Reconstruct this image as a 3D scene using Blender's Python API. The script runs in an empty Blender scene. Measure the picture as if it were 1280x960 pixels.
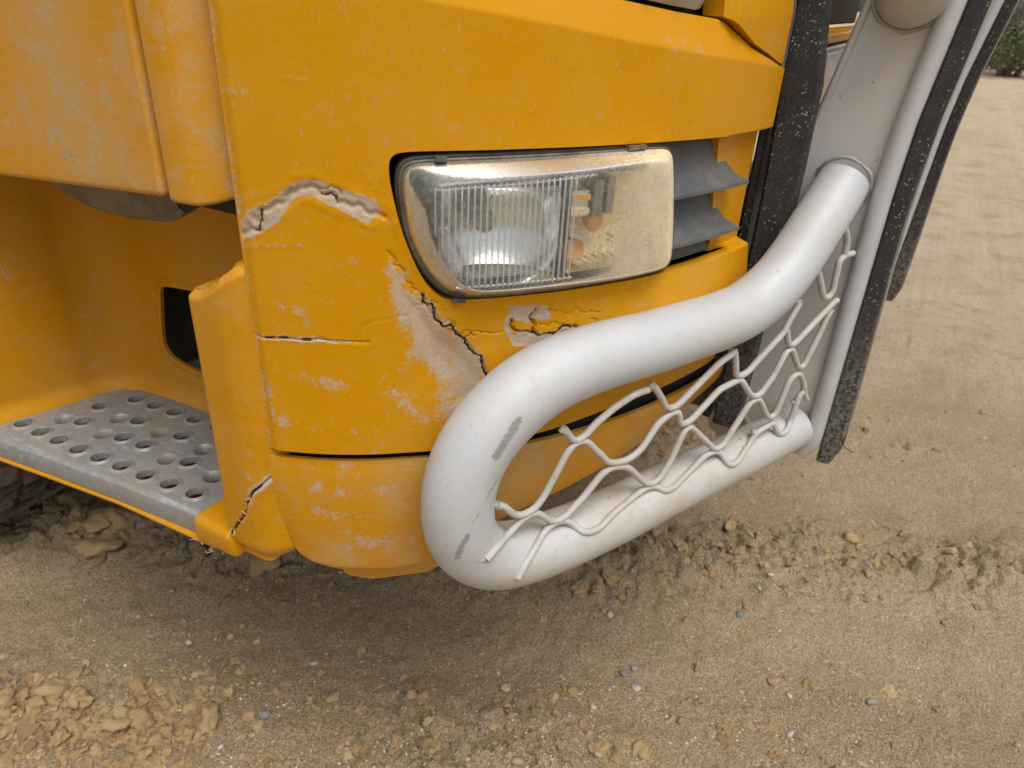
import bpy, bmesh, math, random
import numpy as np
from mathutils import Vector, Matrix, noise as mnoise
from math import sin, cos, pi, radians, atan2

random.seed(7)
rng = np.random.default_rng(7)
scene = bpy.context.scene
COL = scene.collection

# ------------------------------------------------------------------ camera
# x = across the truck, y = towards its rear, z = up; the camera stands at the corner
HEAD, PITCH, ROLL, EYE = radians(28), radians(28.6), radians(3), 1.274
hv = Vector((cos(HEAD), sin(HEAD), 0)); zv = Vector((0, 0, 1)); r0 = Vector((sin(HEAD), -cos(HEAD), 0))
fwd = cos(PITCH) * hv - sin(PITCH) * zv
up0 = sin(PITCH) * hv + cos(PITCH) * zv
right = cos(ROLL) * r0 + sin(ROLL) * up0
up = -sin(ROLL) * r0 + cos(ROLL) * up0
cam_data = bpy.data.cameras.new('camera')
cam = bpy.data.objects.new('camera', cam_data); COL.objects.link(cam)
m = Matrix((right, up, -fwd)).transposed().to_4x4(); m.translation = (0, 0, EYE)
cam.matrix_world = m
cam_data.sensor_width = 36; cam_data.lens = 900 / 1280 * 36
cam_data.clip_start = 0.02; cam_data.clip_end = 2000
cam_data.dof.use_dof = True; cam_data.dof.focus_distance = 0.95; cam_data.dof.aperture_fstop = 7.0
scene.camera = cam

# ------------------------------------------------------------------ sky, sun, exposure
SUN_EL, SUN_ROT = radians(66), radians(215)
world = bpy.data.worlds.new('World'); scene.world = world; world.use_nodes = True
wn = world.node_tree; bgn = wn.nodes['Background']
sky = wn.nodes.new('ShaderNodeTexSky'); sky.sky_type = 'NISHITA'; sky.sun_disc = False
sky.sun_elevation = SUN_EL; sky.sun_rotation = SUN_ROT; sky.dust_density = 4.0; sky.air_density = 1.0
hs = wn.nodes.new('ShaderNodeHueSaturation'); hs.inputs['Saturation'].default_value = 0.30
wn.links.new(sky.outputs[0], hs.inputs['Color'])
wn.links.new(hs.outputs[0], bgn.inputs['Color']); bgn.inputs['Strength'].default_value = 0.13
sun_d = bpy.data.lights.new('sun', 'SUN'); sun_d.energy = 1.5; sun_d.angle = radians(35); sun_d.color = (1, .975, .94)
sun = bpy.data.objects.new('sun', sun_d); COL.objects.link(sun)
sv = Vector((sin(SUN_ROT) * cos(SUN_EL), cos(SUN_ROT) * cos(SUN_EL), sin(SUN_EL)))
sun.rotation_euler = sv.to_track_quat('Z', 'Y').to_euler(); sun.location = sv * 20
vs = scene.view_settings
vs.view_transform = 'Standard'; vs.look = 'None'; vs.exposure = 0.32; vs.gamma = 1.0; vs.use_curve_mapping = False
scene.cycles.transparent_max_bounces = 24
scene.cycles.max_bounces = 8
scene.cycles.diffuse_bounces = 3
scene.cycles.glossy_bounces = 3

# ------------------------------------------------------------------ helpers
def link(o, parent=None):
    COL.objects.link(o)
    if parent is not None: o.parent = parent
    return o

def empty(name, loc=(0, 0, 0), parent=None):
    o = bpy.data.objects.new(name, None); o.location = loc; o.empty_display_size = .1
    return link(o, parent)

def tag(o, label=None, cat=None, group=None, kind=None):
    if label: o['label'] = label
    if cat: o['category'] = cat
    if group: o['group'] = group
    if kind: o['kind'] = kind
    return o

def mesh_obj(name, verts, faces, mat, parent=None, smooth=True, attrs=None, uv=None, auto=None):
    me = bpy.data.meshes.new(name)
    me.from_pydata([tuple(map(float, v)) for v in verts], [], [tuple(map(int, f)) for f in faces])
    if attrs:
        for k, a in attrs.items():
            at = me.attributes.new(k, 'FLOAT', 'POINT'); at.data.foreach_set('value', np.asarray(a, dtype=np.float32))
    if uv is not None:
        ul = me.uv_layers.new(name='UVMap')
        li = np.empty(len(me.loops), dtype=np.int32); me.loops.foreach_get('vertex_index', li)
        ul.data.foreach_set('uv', np.asarray(uv, dtype=np.float32)[li].ravel())
    if smooth: me.polygons.foreach_set('use_smooth', [True] * len(me.polygons))
    me.update()
    if mat: me.materials.append(mat)
    o = bpy.data.objects.new(name, me); link(o, parent)
    if auto:
        me.set_sharp_from_angle(angle=radians(auto))
    return o

def bm_obj(name, bm, mat, parent=None, smooth=True, auto=35):
    me = bpy.data.meshes.new(name); bm.to_mesh(me); bm.free()
    if smooth:
        me.polygons.foreach_set('use_smooth', [True] * len(me.polygons)); me.set_sharp_from_angle(angle=radians(auto))
    me.materials.append(mat)
    o = bpy.data.objects.new(name, me); return link(o, parent)

def box_bm(lo, hi, bev=.004, seg=2, bm=None):
    new = bm is None
    if new: bm = bmesh.new()
    r = bmesh.ops.create_cube(bm, size=1)
    for v in r['verts']:
        v.co = Vector([lo[i] + (v.co[i] + .5) * (hi[i] - lo[i]) for i in range(3)])
    if bev:
        es = list({e for v in r['verts'] for e in v.link_edges})
        bmesh.ops.bevel(bm, geom=es, offset=bev, segments=seg, profile=.5, affect='EDGES')
    return bm

def catmull(P, n=8):
    P = np.asarray(P, float); P = np.vstack([2 * P[0] - P[1], P, 2 * P[-1] - P[-2]]); o = []
    for i in range(1, len(P) - 2):
        a, b, c, d = P[i - 1:i + 3]
        for t in np.linspace(0, 1, n, endpoint=False):
            o.append(.5 * ((2 * b) + (-a + c) * t + (2 * a - 5 * b + 4 * c - d) * t * t + (-a + 3 * b - 3 * c + d) * t ** 3))
    o.append(P[-2]); return np.array(o)

def tube_geo(path, r, seg=12, cap=True):
    path = np.asarray(path, float); n = len(path)
    T = np.gradient(path, axis=0); T /= np.linalg.norm(T, axis=1)[:, None] + 1e-12
    ref = np.array([0, 0, 1.]) if abs(T[0][2]) < .9 else np.array([1., 0, 0])
    u = np.cross(T[0], ref); u /= np.linalg.norm(u)
    V = []; rr = np.broadcast_to(np.asarray(r, float), (n,))
    a = np.linspace(0, 2 * pi, seg, endpoint=False)
    for i in range(n):
        u = u - T[i] * (u @ T[i]); u /= np.linalg.norm(u); w = np.cross(T[i], u)
        V.append(path[i] + rr[i] * (np.cos(a)[:, None] * u + np.sin(a)[:, None] * w))
    V = np.vstack(V); F = []
    for i in range(n - 1):
        for j in range(seg):
            k = (j + 1) % seg
            F.append((i * seg + j, i * seg + k, (i + 1) * seg + k, (i + 1) * seg + j))
    if cap:
        F.append(tuple(range(seg - 1, -1, -1))); F.append(tuple((n - 1) * seg + j for j in range(seg)))
    return V, F

def tube(name, path, r, mat, parent, seg=12, attrs=None, cap=True):
    V, F = tube_geo(path, r, seg, cap)
    return mesh_obj(name, V, F, mat, parent, True, attrs, auto=50)

def join_geo(parts):
    V = []; F = []; o = 0
    for v, f in parts:
        V.append(np.asarray(v, float)); F += [tuple(i + o for i in q) for q in f]; o += len(v)
    return np.vstack(V), F

def poly_dist(P, poly, closed=False):
    P = np.asarray(P, float); L = np.asarray(poly, float)
    if closed: L = np.vstack([L, L[:1]])
    d = np.full(len(P), 1e9); q = np.zeros_like(P)
    for a, b in zip(L[:-1], L[1:]):
        ab = b - a; t = np.clip(((P - a) @ ab) / (ab @ ab + 1e-15), 0, 1)
        c = a + t[:, None] * ab; dd = np.linalg.norm(P - c, axis=1)
        k = dd < d; d[k] = dd[k]; q[k] = c[k]
    return d, q

def inside(P, poly):
    P = np.asarray(P, float); x, y = P[:, 0], P[:, 1]; r = np.zeros(len(P), bool); n = len(poly)
    for i in range(n):
        (x0, y0), (x1, y1) = poly[i], poly[(i + 1) % n]
        k = ((y0 > y) != (y1 > y)) & (x < (x1 - x0) * (y - y0) / (y1 - y0 + 1e-15) + x0); r ^= k
    return r

_tab = rng.random((256, 256))
def vnoise(x, y):
    xi = np.floor(x).astype(int); yi = np.floor(y).astype(int); fx = x - xi; fy = y - yi
    fx = fx * fx * (3 - 2 * fx); fy = fy * fy * (3 - 2 * fy)
    g = lambda a, b: _tab[a & 255, b & 255]
    return (g(xi, yi) * (1 - fx) + g(xi + 1, yi) * fx) * (1 - fy) + (g(xi, yi + 1) * (1 - fx) + g(xi + 1, yi + 1) * fx) * fy
def fbm(x, y, o=4, g=.5):
    r = 0; a = 1; t = 0
    for k in range(o):
        r = r + a * (vnoise(x * 2 ** k + 17.3 * k, y * 2 ** k + 9.1 * k) - .5); t += a; a *= g
    return r / t
def worley(x, y):
    xi = np.floor(x).astype(int); yi = np.floor(y).astype(int)
    d1 = np.full(x.shape, 9.); d2 = np.full(x.shape, 9.); cid = np.zeros(x.shape)
    for a in (-1, 0, 1):
        for b in (-1, 0, 1):
            cx = xi + a; cy = yi + b; h1 = _tab[cx & 255, cy & 255]; h2 = _tab[(cx + 91) & 255, (cy + 37) & 255]
            d = np.hypot(cx + h1 - x, cy + h2 - y)
            k = d < d1; d2 = np.where(k, d1, np.minimum(d2, d)); cid = np.where(k, h1, cid); d1 = np.where(k, d, d1)
    return d1, d2, cid
def sst(a, b, x):
    t = np.clip((x - a) / (b - a), 0, 1); return t * t * (3 - 2 * t)

# ------------------------------------------------------------------ material helpers
class NT:
    def __init__(s, name):
        s.m = bpy.data.materials.new(name); s.m.use_nodes = True; s.t = s.m.node_tree; s.t.nodes.clear()
        s.out = s.t.nodes.new('ShaderNodeOutputMaterial')
    def n(s, typ, props=None, **ins):
        nd = s.t.nodes.new(typ)
        for k, v in (props or {}).items(): setattr(nd, k, v)
        for k, v in ins.items():
            i = nd.inputs[int(k[1:])] if k[0] == 'i' and k[1:].isdigit() else nd.inputs[k.replace('_', ' ')]
            s.set(i, v)
        return nd
    def set(s, i, v):
        if isinstance(v, bpy.types.Node): v = v.outputs[0]
        if isinstance(v, bpy.types.NodeSocket): s.t.links.new(v, i)
        else: i.default_value = v
    def noise(s, vec, scale, detail=4, rough=.55, dist=0):
        return s.n('ShaderNodeTexNoise', Vector=vec, Scale=scale, Detail=detail, Roughness=rough, Distortion=dist).outputs['Fac']
    def vor(s, vec, scale, rand=1, feature='F1', out='Distance'):
        return s.n('ShaderNodeTexVoronoi', {'feature': feature}, Vector=vec, Scale=scale, Randomness=rand).outputs[out]
    def ramp(s, fac, a, b, lo=0., hi=1.):
        nd = s.n('ShaderNodeMapRange', {'interpolation_type': 'SMOOTHSTEP'}, i0=fac, i1=a, i2=b, i3=lo, i4=hi); return nd.outputs[0]
    def math(s, op, a, b=0.):
        return s.n('ShaderNodeMath', {'operation': op}, i0=a, i1=b).outputs[0]
    def mul(s, a, b): return s.math('MULTIPLY', a, b)
    def add(s, a, b): return s.math('ADD', a, b)
    def mix(s, f, a, b):
        nd = s.n('ShaderNodeMix', {'data_type': 'RGBA'}); s.set(nd.inputs[0], f)
        for i, v in ((6, a), (7, b)):
            s.set(nd.inputs[i], (*v, 1) if isinstance(v, tuple) and len(v) == 3 else v)
        return nd.outputs[2]
    def attr(s, name): return s.n('ShaderNodeAttribute', {'attribute_name': name}).outputs['Fac']
    def coord(s, which='Object'): return s.n('ShaderNodeTexCoord').outputs[which]
    def mapv(s, vec, sc): return s.n('ShaderNodeMapping', Vector=vec, Scale=sc).outputs[0]
    def bump(s, h, strength=.3, dist=.002, normal=None):
        nd = s.n('ShaderNodeBump', Strength=strength, Distance=dist, Height=h)
        if normal is not None: s.set(nd.inputs['Normal'], normal)
        return nd.outputs[0]
    def bsdf(s, **k):
        nd = s.n('ShaderNodeBsdfPrincipled')
        for a, v in k.items():
            key = a.replace('_', ' ')
            if key == 'Base Color' and isinstance(v, tuple) and len(v) == 3: v = (*v, 1)
            s.set(nd.inputs[key], v)
        return nd
    def done(s, sh):
        s.t.links.new(sh.outputs[0] if isinstance(sh, bpy.types.Node) else sh, s.out.inputs['Surface']); return s.m

DUST = (.40, .31, .20)
def yellow_paint(name, dust=.35, wear=False, base=(.565, .250, .0008)):
    t = NT(name); o = t.coord('Object')
    big = t.noise(o, 5, 3); mid = t.noise(o, 24, 4, .68); fine = t.noise(o, 230, 2, .7)
    streak = t.noise(t.mapv(o, (18, 18, 170)), 1.0, 2, .6)
    spots = t.ramp(t.vor(t.mapv(o, (1, 1, 1.25)), 36), .10, .36, 1, 0)
    d = t.mul(t.ramp(big, .38, .72), dust)
    d = t.add(d, t.mul(t.ramp(mid, .46, .70), dust * .9))
    d = t.add(d, t.mul(t.mul(spots, t.ramp(mid, .54, .64)), min(.6, .22 + dust)))
    d = t.add(d, t.mul(t.ramp(t.noise(t.mapv(o, (150, 150, 70)), 1, 1, .5), .68, .78), .35))
    d = t.add(d, t.mul(t.ramp(streak, .52, .80), dust * .8))
    scr = t.noise(t.n('ShaderNodeMapping', Vector=o, Rotation=(.35, .5, .3), Scale=(330, 25, 40)).outputs[0], 1.0, 1, .4)
    d = t.add(d, t.mul(t.ramp(scr, .69, .77), .28))
    d = t.mul(d, t.ramp(fine, .25, .65, .72, 1.1))
    d = t.n('ShaderNodeClamp', i0=d, i1=0., i2=.9).outputs[0]
    tone = t.mix(big, tuple(c * .93 for c in base), tuple(min(1, c * 1.06) for c in base))
    col = t.mix(d, tone, t.mix(fine, (.36, .25, .125), (.53, .38, .205)))
    rough = t.ramp(d, 0, .6, .27, .72)
    h = t.add(t.mul(fine, .45), t.mul(mid, .7))
    if wear:
        edge = t.add(t.add(t.mul(t.add(mid, -.5), .9), t.mul(t.add(fine, -.5), .6)), t.mul(t.add(t.noise(t.mapv(o, (70, 70, 40)), 1, 3, .7), -.5), .9))
        w = t.ramp(t.add(t.attr('wear'), edge), .36, .66)
        prim = t.mix(mid, (.35, .275, .205), (.50, .415, .325))
        prim = t.mix(t.ramp(fine, .56, .80, 0, .6), prim, (.60, .53, .44))
        col = t.mix(t.mul(w, .88), col, prim)
        rough = t.add(rough, t.mul(w, .4))
        c = t.ramp(t.add(t.attr('crack'), t.mul(t.add(fine, -.5), .6)), .40, .62)
        col = t.mix(t.mul(c, .93), col, (.045, .034, .022))
        rough = t.add(rough, t.mul(c, .4))
        h = t.add(h, t.mul(t.attr('wear'), t.mul(fine, 1.6)))
    nm = t.bump(h, .28, .0018)
    return t.done(t.bsdf(Base_Color=col, Roughness=rough, Normal=nm, Specular_IOR_Level=.28, Specular_Tint=(1, .78, .38, 1)))

def plain(name, c0, c1=None, rough=.5, metal=0., scale=30, dust=0., bump=.15, dist=.001, spec=.5, dcol=DUST, dscale=14):
    t = NT(name); o = t.coord('Object')
    c1 = c1 or tuple(x * .8 for x in c0)
    col = t.mix(t.noise(o, scale, 5, .6), c0, c1)
    if dust:
        f = t.mul(t.ramp(t.add(t.mul(t.noise(o, dscale, 6, .65), .75), t.mul(t.noise(o, 160, 3, .6), .25)), .38, .68), dust)
        col = t.mix(f, col, dcol); rg = t.ramp(f, 0, 1, rough, .85)
    else: rg = t.ramp(t.noise(o, scale * 2, 3), .3, .7, max(.02, rough - .06), rough + .08)
    return t.done(t.bsdf(Base_Color=col, Roughness=rg, Metallic=metal, Normal=t.bump(t.noise(o, 170, 4, .6), bump, dist), Specular_IOR_Level=spec))

def silver_paint(name, film=(.43, .365, .27)):
    t = NT(name); o = t.coord('Object')
    fine = t.noise(o, 300, 2, .6); mid = t.noise(o, 20, 4, .65)
    col = t.mix(mid, (.505, .516, .522), (.45, .458, .46))
    d = t.mul(t.ramp(t.noise(o, 8, 4, .7), .44, .72), .36)
    d = t.add(d, t.mul(t.ramp(t.noise(o, 70, 2, .6), .60, .76), .32))
    d = t.add(d, t.mul(t.attr('dirt'), t.ramp(t.add(t.mul(mid, .7), t.mul(fine, .3)), .25, .75)))
    d = t.n('ShaderNodeClamp', i0=d, i1=0., i2=.85).outputs[0]
    col = t.mix(d, col, film)
    blot = t.mul(t.ramp(t.vor(o, 75), .08, .20, 1, 0), t.ramp(mid, .56, .64))
    col = t.mix(t.mul(blot, t.add(.35, t.attr('dirt'))), col, (.22, .15, .10))
    w = t.ramp(t.add(t.attr('wear'), t.add(t.mul(t.add(t.noise(t.mapv(o, (90, 90, 220)), 1, 4, .8), -.5), 1.5), t.mul(t.add(fine, -.5), .9))), .40, .74)
    col = t.mix(t.mul(w, .9), col, t.mix(fine, (.17, .165, .16), (.30, .295, .29)))
    rough = t.add(t.ramp(d, 0, .6, .52, .8), t.mul(w, .15))
    nm = t.bump(t.add(t.mul(fine, .5), t.mul(mid, .8)), .16, .0014)
    return t.done(t.bsdf(Base_Color=col, Roughness=rough, Metallic=.05, Normal=nm, Specular_IOR_Level=.5, Coat_Weight=.05, Coat_Roughness=.4))

def speckled_black(name):
    t = NT(name); o = t.coord('Object')
    col = t.mix(t.noise(o, 40, 5, .6), (.010, .011, .012), (.028, .027, .026))
    sp = t.mul(t.ramp(t.vor(o, 170), .14, .30, 1, 0), t.ramp(t.noise(o, 34, 3, .6), .45, .58))
    sp2 = t.mul(t.ramp(t.noise(o, 420, 2, .7), .54, .66), t.ramp(t.noise(o, 20, 3, .6), .36, .62))
    col = t.mix(t.mul(sp, .85), col, (.33, .29, .23))
    col = t.mix(t.mul(sp2, .38), col, (.22, .195, .155))
    low = t.mul(t.attr('dirt'), t.ramp(t.noise(o, 150, 4, .7), .35, .65))
    col = t.mix(low, col, (.22, .20, .165))
    return t.done(t.bsdf(Base_Color=col, Roughness=.62, Normal=t.bump(t.add(t.noise(o, 200, 3), sp), .3, .001)))

M = {}
M['panel'] = yellow_paint('front_panel_paint', .065, True)
M['lower'] = yellow_paint('lower_bumper_paint', .36, True, (.56, .245, .004))
M['door'] = yellow_paint('dusty_door_paint', .50, False, (.57, .25, .004))
M['step'] = yellow_paint('step_plastic_yellow', .14, True, (.53, .23, .002))
M['trim'] = yellow_paint('trim_paint', .06)
M['silver'] = silver_paint('silver_powder_coat')
M['web'] = silver_paint('silver_powder_coat_dust_lightened', (.60, .53, .45))  # same silver paint; dust film paled to brighten the weakly lit web
M['rubber'] = speckled_black('speckled_rubber')
M['black'] = plain('dusty_black_plastic', (.018, .018, .018), (.03, .028, .025), .55, dust=.25, dcol=(.16, .13, .1))
M['void'] = plain('black_inner_plastic', (.008, .008, .008), rough=.7)
M['grey'] = plain('grey_louvre_plastic', (.085, .088, .092), (.058, .060, .063), .5, dust=.45, dcol=(.20, .185, .155))
M['under'] = plain('dirty_underbody', (.05, .042, .034), (.10, .08, .058), .85, dust=.6, dcol=(.2, .15, .1))
M['plate'] = plain('dusty_plate', (.40, .37, .32), (.30, .27, .22), .6, dust=.5)
M['chrome'] = plain('dull_chrome_strip', (.62, .61, .58), (.5, .49, .46), .28, metal=.8, dust=.35)
M['weld'] = plain('weld_bead', (.42, .40, .36), (.30, .28, .24), .5, dust=.3)
M['tyre'] = plain('tyre_rubber', (.02, .019, .018), (.035, .03, .026), .8, dust=.9, dcol=(.22, .18, .135), bump=.5, dist=.004)
M['glass'] = plain('windscreen_glass', (.02, .022, .024), rough=.08)
M['fibre'] = plain('torn_plastic_fibre', (.62, .56, .44), (.45, .38, .26), .7)
M['chip'] = plain('bare_filler', (.46, .40, .30), (.20, .16, .11), .8, scale=260)
M['smoke'] = plain('under_door_plastic', (.075, .062, .045), (.05, .042, .03), .4, dust=.4)

def tread_metal():
    t = NT('galvanised_tread'); o = t.coord('Object')
    c = t.mix(t.noise(o, 18, 6, .65), (.32, .325, .32), (.21, .215, .21))
    sp = t.vor(o, 70)
    c = t.mix(t.ramp(sp, .1, .6, .25, 0), c, (.46, .47, .47))
    scr = t.ramp(t.noise(t.mapv(o, (180, 16, 40)), 1, 3, .5, 1.2), .60, .70)
    c = t.mix(t.mul(scr, .35), c, (.62, .63, .64))
    d = t.mul(t.ramp(t.noise(o, 16, 5, .75), .42, .70), .75)
    c = t.mix(d, c, (.30, .245, .17))
    return t.done(t.bsdf(Base_Color=c, Metallic=.3, Roughness=t.ramp(d, 0, .5, .50, .8), Normal=t.bump(t.noise(o, 120, 4), .12, .001)))
M['tread'] = tread_metal()

def lens_mat():
    t = NT('dusty_headlight_lens'); o = t.coord('Object'); uv = t.coord('UV')
    sx = t.n('ShaderNodeSeparateXYZ', i0=uv).outputs[0]
    side = t.attr('rim'); haze_glow = t.attr('haze_glow')
    n1 = t.noise(o, 26, 4, .7); n2 = t.noise(o, 200, 3, .7)
    dm = t.add(t.add(.07, t.mul(t.ramp(n1, .35, .70), .16)), t.mul(t.ramp(n2, .46, .68), .12))
    dm = t.add(dm, t.add(t.mul(haze_glow, t.ramp(n1, .30, .66, .14, .50)), t.mul(side, t.ramp(n2, .2, .7, .20, .46))))
    dm = t.n('ShaderNodeClamp', i0=dm, i1=.05, i2=.9).outputs[0]
    nm = t.bump(t.add(n2, n1), .15, .0008)
    clear = t.n('ShaderNodeBsdfTransparent', Color=(.93, .94, .92, 1))
    gl = t.n('ShaderNodeBsdfGlossy', Color=(1, 1, 1, 1), Roughness=.16, Normal=nm)
    fr = t.n('ShaderNodeFresnel', IOR=1.45, Normal=nm)
    body = t.n('ShaderNodeMixShader', i0=fr, i1=clear, i2=gl)
    yel = t.mix(haze_glow, (.66, .66, .61), (.98, .84, .54))  # cloudy yellowing, its colour brightened to paint the lamp's warm glow
    yel = t.mix(t.mul(side, t.ramp(sx, .50, .36)), yel, t.mix(n1, (.10, .105, .075), (.29, .295, .25)))
    df = t.n('ShaderNodeBsdfDiffuse', Color=yel, Normal=nm); tr = t.n('ShaderNodeBsdfTranslucent', Color=yel)
    dd = t.n('ShaderNodeMixShader', i0=t.ramp(side, 0, 1, .35, .08), i1=df, i2=tr)
    gr = t.n('ShaderNodeBsdfGlossy', Color=(1, 1, 1, 1), Roughness=.4, Normal=nm)
    dd2 = t.n('ShaderNodeMixShader', i0=t.mul(fr, .35), i1=dd, i2=gr)
    return t.done(t.n('ShaderNodeMixShader', i0=dm, i1=body, i2=dd2))
M['lens'] = lens_mat()
def flute_mat():
    t = NT('lens_flute_glass')
    a = t.n('ShaderNodeBsdfTransparent', Color=(.95, .96, .95, 1)); g = t.n('ShaderNodeBsdfGlossy', Color=(1, 1, 1, 1), Roughness=.08)
    f = t.n('ShaderNodeLayerWeight', Blend=.55).outputs['Facing']
    mx = t.n('ShaderNodeMixShader', i0=t.ramp(f, .1, .9, .25, .9), i1=a, i2=g)
    d = t.n('ShaderNodeBsdfDiffuse', Color=(.80, .80, .76, 1))
    return t.done(t.n('ShaderNodeMixShader', i0=.30, i1=mx, i2=d))
M['flute'] = flute_mat()
M['mirror'] = plain('reflector_metal', (.88, .89, .90), (.74, .75, .76), .22, metal=1., scale=60, bump=.25, dist=.001)
M['cream'] = plain('indicator_chamber', (1., .88, .58), (1., .74, .32), .28, metal=.5, scale=80, bump=.8, dist=.004)
M['amber'] = plain('amber_bulb', (.85, .40, .08), (.75, .30, .05), .2)
M['bulb'] = plain('bulb_shield', (.30, .31, .32), rough=.2, metal=.9)

# ------------------------------------------------------------------ ground
def ground_height(x, y):
    h = x * cos(HEAD) + y * sin(HEAD); t = x * sin(HEAD) - y * cos(HEAD)
    wob = fbm(t * 1.3 + 5, h * .4, 3) * .22
    z = fbm(x * 1.1, y * 1.1, 4) * .05 + fbm(x * 9, y * 9, 4) * .019 + fbm(x * 42, y * 42, 3) * .0085
    d1, d2, cid = worley(x * 15 + fbm(x * 14, y * 14, 4) * 2.2, y * 15 + fbm(x * 13 + 7, y * 13, 4) * 2.2)
    d1b, d2b, cidb = worley(x * 38, y * 38)
    def ridge(h0, w, amp, gap, f=1.7):
        r = np.exp(-((h - h0 - wob) / w) ** 2) * sst(gap, gap + .28, fbm(t * f + h0 * 7, h * .9, 3) + .5)
        return r * amp, r
    tot = 0
    for h0, w, amp, gap in ((1.46, .12, .024, .06), (.86, .15, .022, .26), (2.05, .14, .016, .40), (2.9, .2, .02, .40), (4.2, .3, .025, .4), (6.2, .5, .03, .4), (9, .8, .03, .4), (13, 1.2, .04, .4)):
        a, r = ridge(h0, w, amp, gap); z = z + a
        crust = sst(.02, .16, d2 - d1) * (.1 + 1.1 * cid) * .042 * sst(-.20, .06, fbm(x * 5 + 3, y * 5, 3)) + sst(.02, .2, d2b - d1b) * cidb * .015
        z = z + r * (crust - .012) * sst(3.2, 2.2, h); tot = tot + r
    z = z + (fbm(h * 4, t * 2.2, 4) * .014 + fbm(x * 7, y * 7, 3) * .012) * sst(1.7, 2.6, h)
    rut = np.exp(-((h - 1.15 - wob * .6) / .16) ** 2) * .016 + np.exp(-((h - 1.78 - wob) / .18) ** 2) * .012
    z = z - rut
    far = np.clip((np.hypot(x - 1, y) - 6) / 30, 0, 1)
    return z * (1 - far * .3) - .004, np.clip(tot, 0, 1)

def axis(lo, hi, step, far, g=1.12):
    a = list(np.arange(lo, hi, step)); s = step; p = a[-1]; up_ = []
    while p < far: s *= g; p += s; up_.append(p)
    s = step; p = a[0]; dn = []
    while p > -far: s *= g; p -= s; dn.append(p)
    return np.array(dn[::-1] + a + up_)
gx = axis(.15, 2.5, .0065, 400); gy = axis(-1.15, 2.1, .0065, 400)
GX, GY = np.meshgrid(gx, gy, indexing='ij'); GZ, GR = ground_height(GX, GY)
nx, ny = GX.shape
gv = np.stack([GX, GY, GZ], -1).reshape(-1, 3)
idx = np.arange(nx * ny).reshape(nx, ny)
gf = np.stack([idx[:-1, :-1], idx[1:, :-1], idx[1:, 1:], idx[:-1, 1:]], -1).reshape(-1, 4)
def np_mesh(name, V, F):
    me = bpy.data.meshes.new(name); n, k = F.shape
    me.vertices.add(len(V)); me.vertices.foreach_set('co', V.astype(np.float32).ravel())
    me.loops.add(n * k); me.loops.foreach_set('vertex_index', F.astype(np.int32).ravel())
    me.polygons.add(n); me.polygons.foreach_set('loop_start', np.arange(0, n * k, k, dtype=np.int32))
    me.polygons.foreach_set('use_smooth', np.ones(n, bool))
    me.update(calc_edges=True); me.validate(); return me
gm = np_mesh('ground', gv, gf)
at = gm.attributes.new('ridge', 'FLOAT', 'POINT'); at.data.foreach_set('value', GR.ravel().astype(np.float32))

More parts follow.
